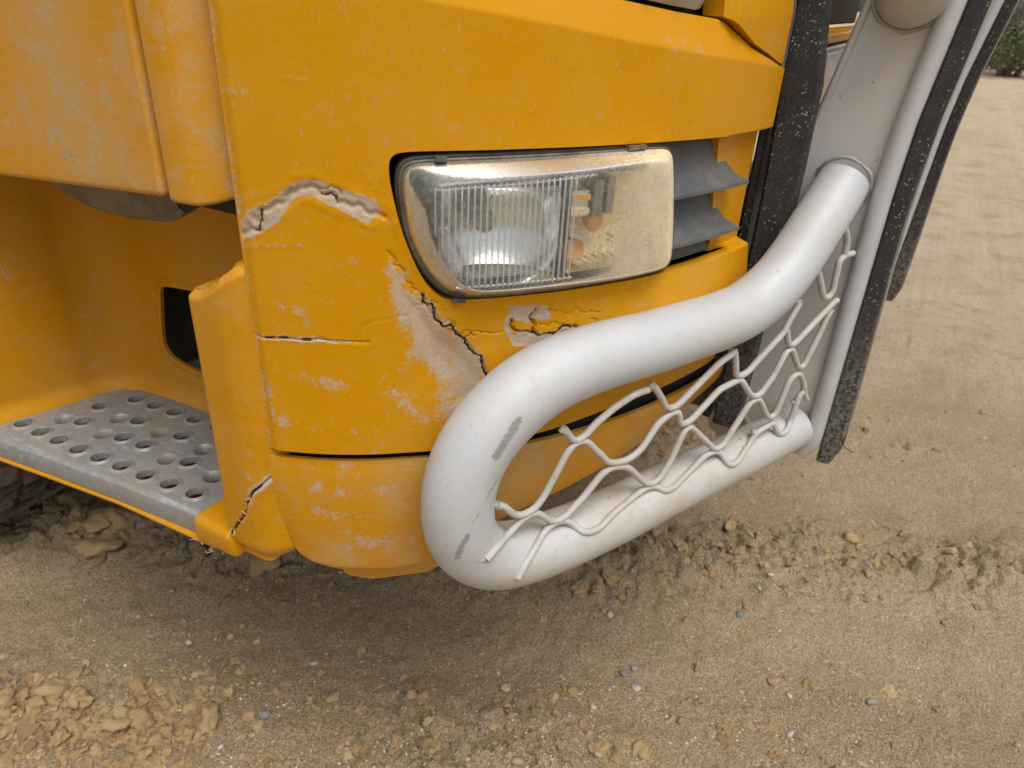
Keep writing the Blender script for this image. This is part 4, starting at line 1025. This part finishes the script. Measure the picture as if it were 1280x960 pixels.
WIRES = {
'A0': [(0.714, 0.2993, 0.7904), (0.7267, 0.2927, 0.771), (0.7402, 0.2857, 0.7713), (0.7573, 0.2768, 0.7863), (0.7711, 0.2697, 0.7946), (0.7849, 0.2625, 0.803), (0.7994, 0.255, 0.8082), (0.8141, 0.2474, 0.8134), (0.8342, 0.2369, 0.8138)] ,
'A': [(0.627, 0.3444, 0.7108), (0.6347, 0.3405, 0.7065), (0.655, 0.33, 0.6815), (0.6785, 0.3177, 0.6834), (0.6914, 0.311, 0.7), (0.697, 0.3081, 0.7113), (0.7026, 0.3052, 0.7226), (0.7081, 0.3024, 0.7339), (0.7136, 0.2995, 0.7451), (0.7191, 0.2966, 0.7563), (0.7303, 0.2908, 0.767), (0.7451, 0.2832, 0.7643), (0.7589, 0.276, 0.7478), (0.7732, 0.2686, 0.7306), (0.7879, 0.2609, 0.7129), (0.8161, 0.2463, 0.7068), (0.8381, 0.2349, 0.7167), (0.8458, 0.2309, 0.7282), (0.8534, 0.2269, 0.7397), (0.861, 0.223, 0.7511), (0.8832, 0.2115, 0.7624), (0.8966, 0.2045, 0.7571), (0.902, 0.2017, 0.7364), (0.92, 0.1924, 0.736), (0.9317, 0.1863, 0.7456), (0.9434, 0.1802, 0.7553), (0.9551, 0.1742, 0.7651), (0.9669, 0.168, 0.7748), (0.9852, 0.1586, 0.7778), (1.0038, 0.1489, 0.7809), (1.0203, 0.1403, 0.7618), (1.0374, 0.1314, 0.7419), (1.0553, 0.1222, 0.7394), (1.0654, 0.1169, 0.7528), (1.0755, 0.1116, 0.7661), (1.0837, 0.1074, 0.7858), (1.0918, 0.1032, 0.8053), (1.102, 0.0979, 0.8067), (1.1157, 0.0908, 0.7866), (1.1299, 0.0835, 0.7658), (1.1411, 0.0776, 0.7658), (1.1474, 0.0744, 0.7841), (1.1536, 0.0711, 0.8023), (1.1598, 0.0679, 0.8203), (1.1661, 0.0647, 0.8447), (1.1727, 0.0612, 0.8575)] ,
'B': [(0.5872, 0.335, 0.6569), (0.5993, 0.3323, 0.6627), (0.6159, 0.3324, 0.6626), (0.6389, 0.3357, 0.6567), (0.6501, 0.3325, 0.6627), (0.6652, 0.3247, 0.6745), (0.681, 0.3164, 0.6757), (0.7056, 0.3037, 0.6487), (0.7249, 0.2937, 0.6471), (0.7342, 0.2888, 0.6552), (0.7435, 0.284, 0.6632), (0.7529, 0.2791, 0.6713), (0.7646, 0.273, 0.6844), (0.7764, 0.2669, 0.6975), (0.7914, 0.2591, 0.7035), (0.8179, 0.2454, 0.6945), (0.8379, 0.235, 0.6718), (0.8587, 0.2242, 0.6481), (0.8792, 0.2136, 0.6459), (0.8872, 0.2094, 0.6581), (0.8953, 0.2052, 0.6704), (0.9006, 0.2024, 0.6869), (0.906, 0.1997, 0.7032), (0.9113, 0.1969, 0.7194), (0.9206, 0.1921, 0.7272), (0.9378, 0.1832, 0.7096), (0.9601, 0.1716, 0.6868), (0.9833, 0.1595, 0.663), (0.9992, 0.1513, 0.6665), (1.0068, 0.1473, 0.6793), (1.0145, 0.1434, 0.6921), (1.0221, 0.1394, 0.7048), (1.0296, 0.1355, 0.7174), (1.0372, 0.1315, 0.7301), (1.0539, 0.1229, 0.7321), (1.0709, 0.1141, 0.7094), (1.0885, 0.1049, 0.6858), (1.1026, 0.0976, 0.6875), (1.1075, 0.0951, 0.708), (1.1123, 0.0926, 0.7283), (1.117, 0.0901, 0.7483), (1.1336, 0.0815, 0.7545), (1.1524, 0.0717, 0.7319), (1.1612, 0.0672, 0.7104), (1.173, 0.0611, 0.6939)] ,
'Cc': [(0.631, 0.3122, 0.6026), (0.6428, 0.3089, 0.6169), (0.6542, 0.3081, 0.6232), (0.6671, 0.3079, 0.6282), (0.6819, 0.3084, 0.6317), (0.6961, 0.3086, 0.636), (0.7101, 0.3013, 0.6451), (0.7299, 0.291, 0.6389), (0.7382, 0.2808, 0.627), (0.7421, 0.2688, 0.6188), (0.7632, 0.2563, 0.6171), (0.7814, 0.2516, 0.6217), (0.8007, 0.247, 0.6259), (0.8207, 0.2408, 0.6289), (0.8397, 0.2341, 0.6332), (0.855, 0.2261, 0.6404), (0.8756, 0.2154, 0.637), (0.8834, 0.2015, 0.6288), (0.8973, 0.1932, 0.6296), (0.9177, 0.1876, 0.6347), (0.9396, 0.182, 0.6392), (0.9537, 0.1749, 0.6492), (0.9677, 0.1676, 0.6595), (0.9956, 0.1532, 0.6534), (0.9977, 0.1385, 0.6342), (1.014, 0.1274, 0.6322), (1.0354, 0.1236, 0.6406), (1.0593, 0.12, 0.648), (1.0694, 0.1148, 0.6636), (1.0865, 0.106, 0.6673), (1.1038, 0.097, 0.6711), (1.1123, 0.0856, 0.6478), (1.1303, 0.0756, 0.6484), (1.1453, 0.0754, 0.6593), (1.1473, 0.0744, 0.6772), (1.1493, 0.0734, 0.6948), (1.152, 0.0719, 0.71), (1.1614, 0.0671, 0.7167)] ,
'D': [(0.8421, 0.2328, 0.8173), (0.8503, 0.2285, 0.8071), (0.8616, 0.2227, 0.79), (0.8731, 0.2167, 0.7725), (0.8904, 0.2077, 0.7718), (0.9012, 0.2021, 0.7801), (0.9121, 0.1965, 0.7883), (0.9229, 0.1909, 0.7967), (0.9338, 0.1852, 0.805), (0.9448, 0.1795, 0.8134), (0.9558, 0.1738, 0.8218), (0.9811, 0.1607, 0.8322)] ,
'E': [(0.9814, 0.1605, 0.8311), (0.9882, 0.157, 0.8103), (0.9952, 0.1533, 0.789), (1.0147, 0.1432, 0.7891), (1.0264, 0.1371, 0.7994), (1.0382, 0.131, 0.8097), (1.05, 0.1249, 0.82), (1.0619, 0.1187, 0.8304), (1.0738, 0.1126, 0.8408), (1.0794, 0.1097, 0.8559), (1.089, 0.1047, 0.8755), (1.0941, 0.102, 0.8851)] ,
'G': [(1.0797, 0.1095, 0.8438), (1.0938, 0.1021, 0.8145), (1.1081, 0.0947, 0.8167), (1.1203, 0.0884, 0.8266), (1.1324, 0.0821, 0.8366), (1.1447, 0.0758, 0.8466), (1.1569, 0.0694, 0.8566), (1.1693, 0.063, 0.8667), (1.1802, 0.0573, 0.8717)] ,
'I': [(1.1073, 0.0952, 0.9403), (1.1178, 0.0897, 0.9281), (1.1322, 0.0823, 0.9048), (1.147, 0.0745, 0.8808), (1.1619, 0.0668, 0.8866), (1.161, 0.0673, 0.9053), (1.1602, 0.0677, 0.9237), (1.1594, 0.0681, 0.9418), (1.1737, 0.0607, 0.9468), (1.1872, 0.0537, 0.9467)] ,
'J': [(1.1337, 0.0815, 1.0087), (1.1426, 0.0768, 1.0002), (1.1637, 0.0659, 0.9721), (1.1678, 0.0638, 0.943)] ,
}
def wire_path(pts):
    o = resample(catmull(np.array(pts, float), 3), len(pts) * 3)
    for _ in range(1): o[1:-1] = o[1:-1] * .5 + (o[:-2] + o[2:]) * .25
    return o
for k, p in WIRES.items():
    w = wire_path(p); V, F = tube_geo(w, .0050, 10)
    mesh_obj('mesh_wire', V, F, M['silver'], bull, True, {'wear': np.zeros(len(V)), 'dirt': np.full(len(V), .8)}, auto=70)
ends = [WIRES[k][i] for k, i in (('A0', -1), ('D', -1), ('E', -1), ('A0', 0), ('D', 0), ('G', 0), ('A', 0), ('B', 0), ('Cc', 0))]
ends += [WIRES['Cc'][i] for i in (8, 9, -9, -10, -3)]
for c in ends:
    s_ = random.uniform(.75, 1.1); bm = bmesh.new(); bmesh.ops.create_icosphere(bm, subdivisions=3, radius=.0052 * s_)
    for v in bm.verts:
        v.co = v.co * (1 + .45 * mnoise.noise(v.co * 190 + Vector(c) * 40)); v.co = Vector((v.co.x * 1.5, v.co.y * 1.1, v.co.z * .8)) + Vector(c) + Vector((.002, .004, 0))
    bm_obj('weld_blob', bm, M['weld'], bull)
# the matching hoop on the far side of the bar
XM = 1.675
hp2 = hp.copy(); hp2[:, 0] = 2 * XM - hp2[:, 0]; V, F = tube_geo(hp2[::3], .041, 24)
mesh_obj('far_hoop', V, F, M['silver'], bull, True, {'wear': np.zeros(len(V)), 'dirt': np.full(len(V), .3)}, auto=60)
for k in ('A', 'B', 'Cc', 'E', 'G', 'I'):
    w = wire_path(WIRES[k]); w[:, 0] = 2 * XM - w[:, 0]; V, F = tube_geo(w, .0041, 6)
    mesh_obj('mesh_wire', V, F, M['silver'], bull, True, {'wear': np.zeros(len(V)), 'dirt': np.full(len(V), .55)})
link = _link

# ------------------------------------------------------------------ stones and clods
def rock_mesh(name, seed, sub=3, rough=.35, flat=.65, mat=None):
    bm = bmesh.new(); bmesh.ops.create_icosphere(bm, subdivisions=sub, radius=1); o = Vector((seed * 7.3, seed * 3.1, seed * 5.7))
    for v in bm.verts:
        c = v.co.copy(); r = 1 + rough * mnoise.noise(c * 1.1 + o) + rough * .6 * mnoise.noise(c * 2.6 + o) + rough * .3 * mnoise.noise(c * 6 + o)
        v.co = Vector((c.x * r, c.y * r * .85, c.z * r * flat))
    me = bpy.data.meshes.new(name); bm.to_mesh(me); bm.free(); me.polygons.foreach_set('use_smooth', [True] * len(me.polygons)); me.materials.append(mat); return me
def clod_mat():
    t = NT('dry_dirt_clod'); o = t.coord('Object'); r = t.n('ShaderNodeObjectInfo').outputs['Random']
    c = t.mix(t.noise(o, 3, 6, .7), (.44, .305, .15), (.34, .228, .105)); c = t.mix(t.mul(r, .4), c, (.48, .35, .19))
    c = t.mix(t.ramp(t.noise(o, 14, 3, .7), .45, .7, 0, .45), c, (.22, .15, .085))
    return t.done(t.bsdf(Base_Color=c, Roughness=.95, Specular_IOR_Level=.1, Normal=t.bump(t.noise(o, 7, 5, .75), .7, .006)))
def stone_mat(name, a, b):
    t = NT(name); o = t.coord('Object'); r = t.n('ShaderNodeObjectInfo').outputs['Random']
    c = t.mix(r, a, b); c = t.mix(t.ramp(t.noise(o, 4, 5, .65), .35, .7, 0, .5), c, (.30, .23, .15))
    return t.done(t.bsdf(Base_Color=c, Roughness=.75, Normal=t.bump(t.noise(o, 8, 3), .4, .003)))
M['clod'] = clod_mat(); M['pale'] = stone_mat('pale_pebble', (.52, .48, .42), (.40, .34, .26)); M['greyst'] = stone_mat('grey_pebble', (.14, .145, .15), (.26, .25, .23)); M['tan'] = stone_mat('tan_pebble', (.46, .33, .18), (.36, .24, .13))
clods = [rock_mesh('dirt_clod', i + 1, 3, .75, .6, M['clod']) for i in range(7)]
pebs = {k: [rock_mesh('pebble', 20 + i, 2, .32, .62, M[k]) for i in range(3)] for k in ('pale', 'greyst', 'tan')}
def put(name, me, x, y, r, sink, label, cat, group):
    o = bpy.data.objects.new(name, me); COL.objects.link(o); o.location = (x, y, gz(x, y) + r * sink)
    o.rotation_euler = (random.uniform(-.35, .35), random.uniform(-.35, .35), random.uniform(0, 6.28)); o.scale = (r * random.uniform(.85, 1.25), r * random.uniform(.8, 1.15), r * random.uniform(.8, 1.1))
    return tag(o, label, cat, group)
def ht(h, t): return h * cos(HEAD) + t * sin(HEAD), h * sin(HEAD) - t * cos(HEAD)
ORD = 'first second third fourth fifth sixth seventh eighth ninth tenth eleventh twelfth thirteenth fourteenth fifteenth sixteenth seventeenth eighteenth nineteenth twentieth'.split()
def scatter(n, h0, hw, t0, t1, r0_, r1_, label, group, name, cat, meshes, sink):
    spots = sorted((random.uniform(t0, t1), random.gauss(h0, hw)) for _ in range(n))
    spots.sort(key=lambda q: q[0] / (q[1] + .5))          # left to right as one sees them
    for i, (t, h) in enumerate(spots):
        x, y = ht(h, t); r = r0_ + (r1_ - r0_) * random.random() ** 1.6
        put(name, random.choice(meshes), x, y, r, sink, f'{label}, {ORD[i]} from the left', cat, group)
scatter(20, 1.43, .065, -1.20, -.45, .018, .048, 'larger brown clod in the broken dirt below the step', 'clods below the step', 'dirt_clod', 'dirt clod', clods, .2)
scatter(18, .885, .05, -.96, -.52, .013, .034, 'larger tan clod in the heap at the bottom left corner', 'clods at the bottom left', 'dirt_clod', 'dirt clod', clods, .2)
scatter(14, 1.50, .05, .22, 1.0, .012, .026, 'larger brown clod in the crumbled ridge right of the hoop', 'clods right of the hoop', 'dirt_clod', 'dirt clod', clods, .15)
scatter(7, 1.30, .04, .05, .36, .010, .020, 'brown clod on the dirt just below the hoop', 'clods below the hoop', 'dirt_clod', 'dirt clod', clods, .15)
SP = [('tan', 1.035, .02, .012, 'round tan pebble alone on the dirt near the middle of the foreground'), ('pale', 1.24, .26, .010, 'white pebble on the dirt right of the lowest point of the hoop'),
      ('greyst', .92, -.45, .012, 'dark bluish pebble half buried in the heap of clods at bottom left'), ('pale', 1.05, .30, .009, 'pale grey pebble on the smooth dirt right of the tan pebble'),
      ('greyst', 1.04, .80, .011, 'flat dark chip of stone at the right edge of the foreground')]
for kind, h, t, r, lab in SP:
    x, y = ht(h, t); put('pebble', random.choice(pebs[kind]), x, y, r, .25, lab, 'pebble', None)
for kind, word, n in (('pale', 'pale', 14), ('greyst', 'dark grey', 9), ('tan', 'tan', 11)):
    spots = sorted(((random.uniform(-.66, .74), random.uniform(.82, 1.5)) for _ in range(n)))
    for i, (a, h) in enumerate(spots):
        x, y = ht(h, a * h); put('pebble', random.choice(pebs[kind]), x, y, random.uniform(.005, .0095), .2, f'small {word} pebble on the packed dirt, {ORD[i]} from the left of its colour', 'pebble', f'{word} pebbles on the dirt')

# fine gravel: too small to count
def gravel(name, N, lo, hi, mat_name, seed, ridge_only=False):
    g = np.random.default_rng(seed)
    h = .72 + 3.6 * g.random(N) ** 1.9; t = (g.random(N) * 2 - 1) * (.82 * h + .05)
    if ridge_only:
        pick = g.integers(0, 4, N); h = np.choose(pick, [1.44 + g.normal(0, .10, N), .90 + g.normal(0, .09, N), 2.05 + g.normal(0, .12, N), .88 + g.normal(0, .06, N)]); t = np.where(pick == 3, -.52 - .48 * g.random(N) ** .8, t)
    x = h * cos(HEAD) + t * sin(HEAD); y = h * sin(HEAD) - t * cos(HEAD); z, _ = ground_height(x, y)
    sub = 2 if ridge_only else 1
    bm = bmesh.new(); bmesh.ops.create_icosphere(bm, subdivisions=sub, radius=1); bv = np.array([v.co[:] for v in bm.verts]); bf = np.array([[v.index for v in f.verts] for f in bm.faces]); bm.free()
    nb = len(bv); kinds = []
    for q in range(24):
        o = Vector((q * 5.1, q * 2.7, q * 9.3)); kinds.append([1 + .9 * mnoise.noise(Vector(v) * 1.2 + o) + .45 * mnoise.noise(Vector(v) * 2.9 + o) for v in bv])
    kinds = np.array(kinds); r = lo + (hi - lo) * g.random(N) ** (3.2 if ridge_only else 3)
    a = g.random(N) * 2 * pi; sx, sy_, sz = g.uniform(.7, 1.35, N), g.uniform(.6, 1.1, N), g.uniform(.4, .9, N)
    B = bv[None] * kinds[g.integers(0, 24, N)][:, :, None]
    X = B[..., 0] * (r * sx)[:, None]; Y = B[..., 1] * (r * sy_)[:, None]; Z = B[..., 2] * (r * sz)[:, None]
    Vx = X * np.cos(a)[:, None] - Y * np.sin(a)[:, None] + x[:, None]; Vy = X * np.sin(a)[:, None] + Y * np.cos(a)[:, None] + y[:, None]
    Vz = Z + (z + r * (-.15 if ridge_only else .1))[:, None]
    V = np.stack([Vx, Vy, Vz], -1).reshape(-1, 3); F = (bf[None] + (np.arange(N) * nb)[:, None, None]).reshape(-1, 3)
    me = np_mesh(name, V, F); me.polygons.foreach_set('use_smooth', np.zeros(len(me.polygons), bool)); at = me.attributes.new('tone', 'FLOAT', 'POINT'); at.data.foreach_set('value', np.repeat(g.random(N), nb).astype(np.float32)); me.materials.append(M[mat_name])
    return COL.objects.link(bpy.data.objects.new(name, me)) or bpy.data.objects[me.name if me.name in bpy.data.objects else name]
def gravel_mat(name, cols):
    t = NT(name); a = t.attr('tone'); o = t.coord('Object')
    cr = t.n('ShaderNodeValToRGB', Fac=a); cr.color_ramp.interpolation = 'CONSTANT'
    while len(cr.color_ramp.elements) < len(cols): cr.color_ramp.elements.new(.5)
    for i, (p, c) in enumerate(cols): cr.color_ramp.elements[i].position = p; cr.color_ramp.elements[i].color = (*c, 1)
    c = t.mix(t.ramp(t.noise(o, 300, 3), .4, .7, 0, .4), cr.outputs[0], (.25, .18, .1))
    return t.done(t.bsdf(Base_Color=c, Roughness=.9, Specular_IOR_Level=.2))
M['grit'] = gravel_mat('mixed_grit', [(0, (.46, .325, .165)), (.42, (.34, .23, .11)), (.74, (.56, .43, .26)), (.92, (.62, .56, .48)), (.965, (.22, .215, .21))])
M['crumb'] = gravel_mat('dirt_crumbs', [(0, (.33, .218, .108)), (.4, (.28, .18, .085)), (.75, (.39, .27, .145)), (.9, (.23, .15, .075))])
g1 = gravel('gravel', 26000, .0007, .0036, 'grit', 3); tag(g1, 'fine mixed grit strewn over the packed dirt', 'gravel', kind='stuff')
g2 = gravel('dirt_crumbs', 3600, .0025, .0165, 'crumb', 4, True); tag(g2, 'loose dirt crumbs along the broken ridges', 'dirt', kind='stuff')

# ------------------------------------------------------------------ shrubs at the far edge of the yard
def leaf_mat(name, a, b):
    t = NT(name); o = t.coord('Object'); c = t.mix(t.noise(o, 2.5, 4), a, b); c = t.mix(t.ramp(t.noise(o, 30, 2), .4, .7, 0, .5), c, tuple(x * 1.7 for x in a))
    return t.done(t.bsdf(Base_Color=c, Roughness=.7))
M['leaf'] = leaf_mat('shrub_leaf', (.10, .115, .045), (.06, .07, .03)); M['twig'] = plain('grey_twig', (.20, .185, .17), (.10, .09, .08), .9)
def shrub(x, y, hgt, rad, label, seed):
    g = np.random.default_rng(seed); root = empty('shrub', (x, y, gz(x, y) - .02)); tag(root, label, 'shrub', 'shrubs along the far edge of the yard')
    parts = []; tips = []
    for i in range(46):
        a = g.random() * 2 * pi; e = g.uniform(.3, 1.4); L = hgt * g.uniform(.45, 1.0); d = np.array([cos(a) * cos(e) * rad / hgt * 1.6, sin(a) * cos(e) * rad / hgt * 1.6, sin(e)])
        p0 = np.array([g.normal(0, .15 * rad), g.normal(0, .15 * rad), 0]); p1 = p0 + d * L * .5 + g.normal(0, .05, 3); p2 = p0 + d * L + g.normal(0, .1, 3); p2[2] = max(p2[2], .05); p1[2] = max(p1[2], .03)
        parts.append(tube_geo(catmull([p0, p1, p2], 4), np.linspace(.018, .004, 9), 5)); tips.append((p1, p2))
    V, F = join_geo(parts); mesh_obj('branches', V, F, M['twig'], root)
    N = 5200; LV = []; k = g.integers(0, len(tips), N); u = g.random(N)
    T = np.array([(a, b) for a, b in tips]); c = T[k, 0] * (1 - u)[:, None] + T[k, 1] * u[:, None] + g.normal(0, .11, (N, 3)); c[:, 2] = np.maximum(c[:, 2], .12 + g.random(N) * .2)
    d1 = g.normal(0, 1, (N, 3)); d1 /= np.linalg.norm(d1, axis=1)[:, None]; d2 = np.cross(d1, g.normal(0, 1, (N, 3))); d2 /= np.linalg.norm(d2, axis=1)[:, None]
    w = g.uniform(.015, .035, N)[:, None]; V = np.stack([c - d1 * w * 1.6, c + d2 * w * .7, c + d1 * w * 1.6, c - d2 * w * .7], 1).reshape(-1, 3)
    me = np_mesh('foliage', V, np.arange(4 * N).reshape(-1, 4)); me.materials.append(M['leaf']); o = bpy.data.objects.new('foliage', me); COL.objects.link(o); o.parent = root
def st(d, deg): a = HEAD + radians(deg); return d * cos(a), d * sin(a)
for (d, deg, hh_, rr_, lab, sd) in ((22.8, -31.0, 1.9, 1.1, 'olive green shrub nearest the bull bar at the far edge of the yard', 1), (23.2, -34.2, 2.2, 1.3, 'tall green shrub at the top right edge of the picture', 2), (24.8, -29.6, 2.0, 1.2, 'darker shrub mostly hidden behind the bull bar posts', 3)):
    x, y = st(d, deg); shrub(x, y, hh_, rr_, lab, sd)
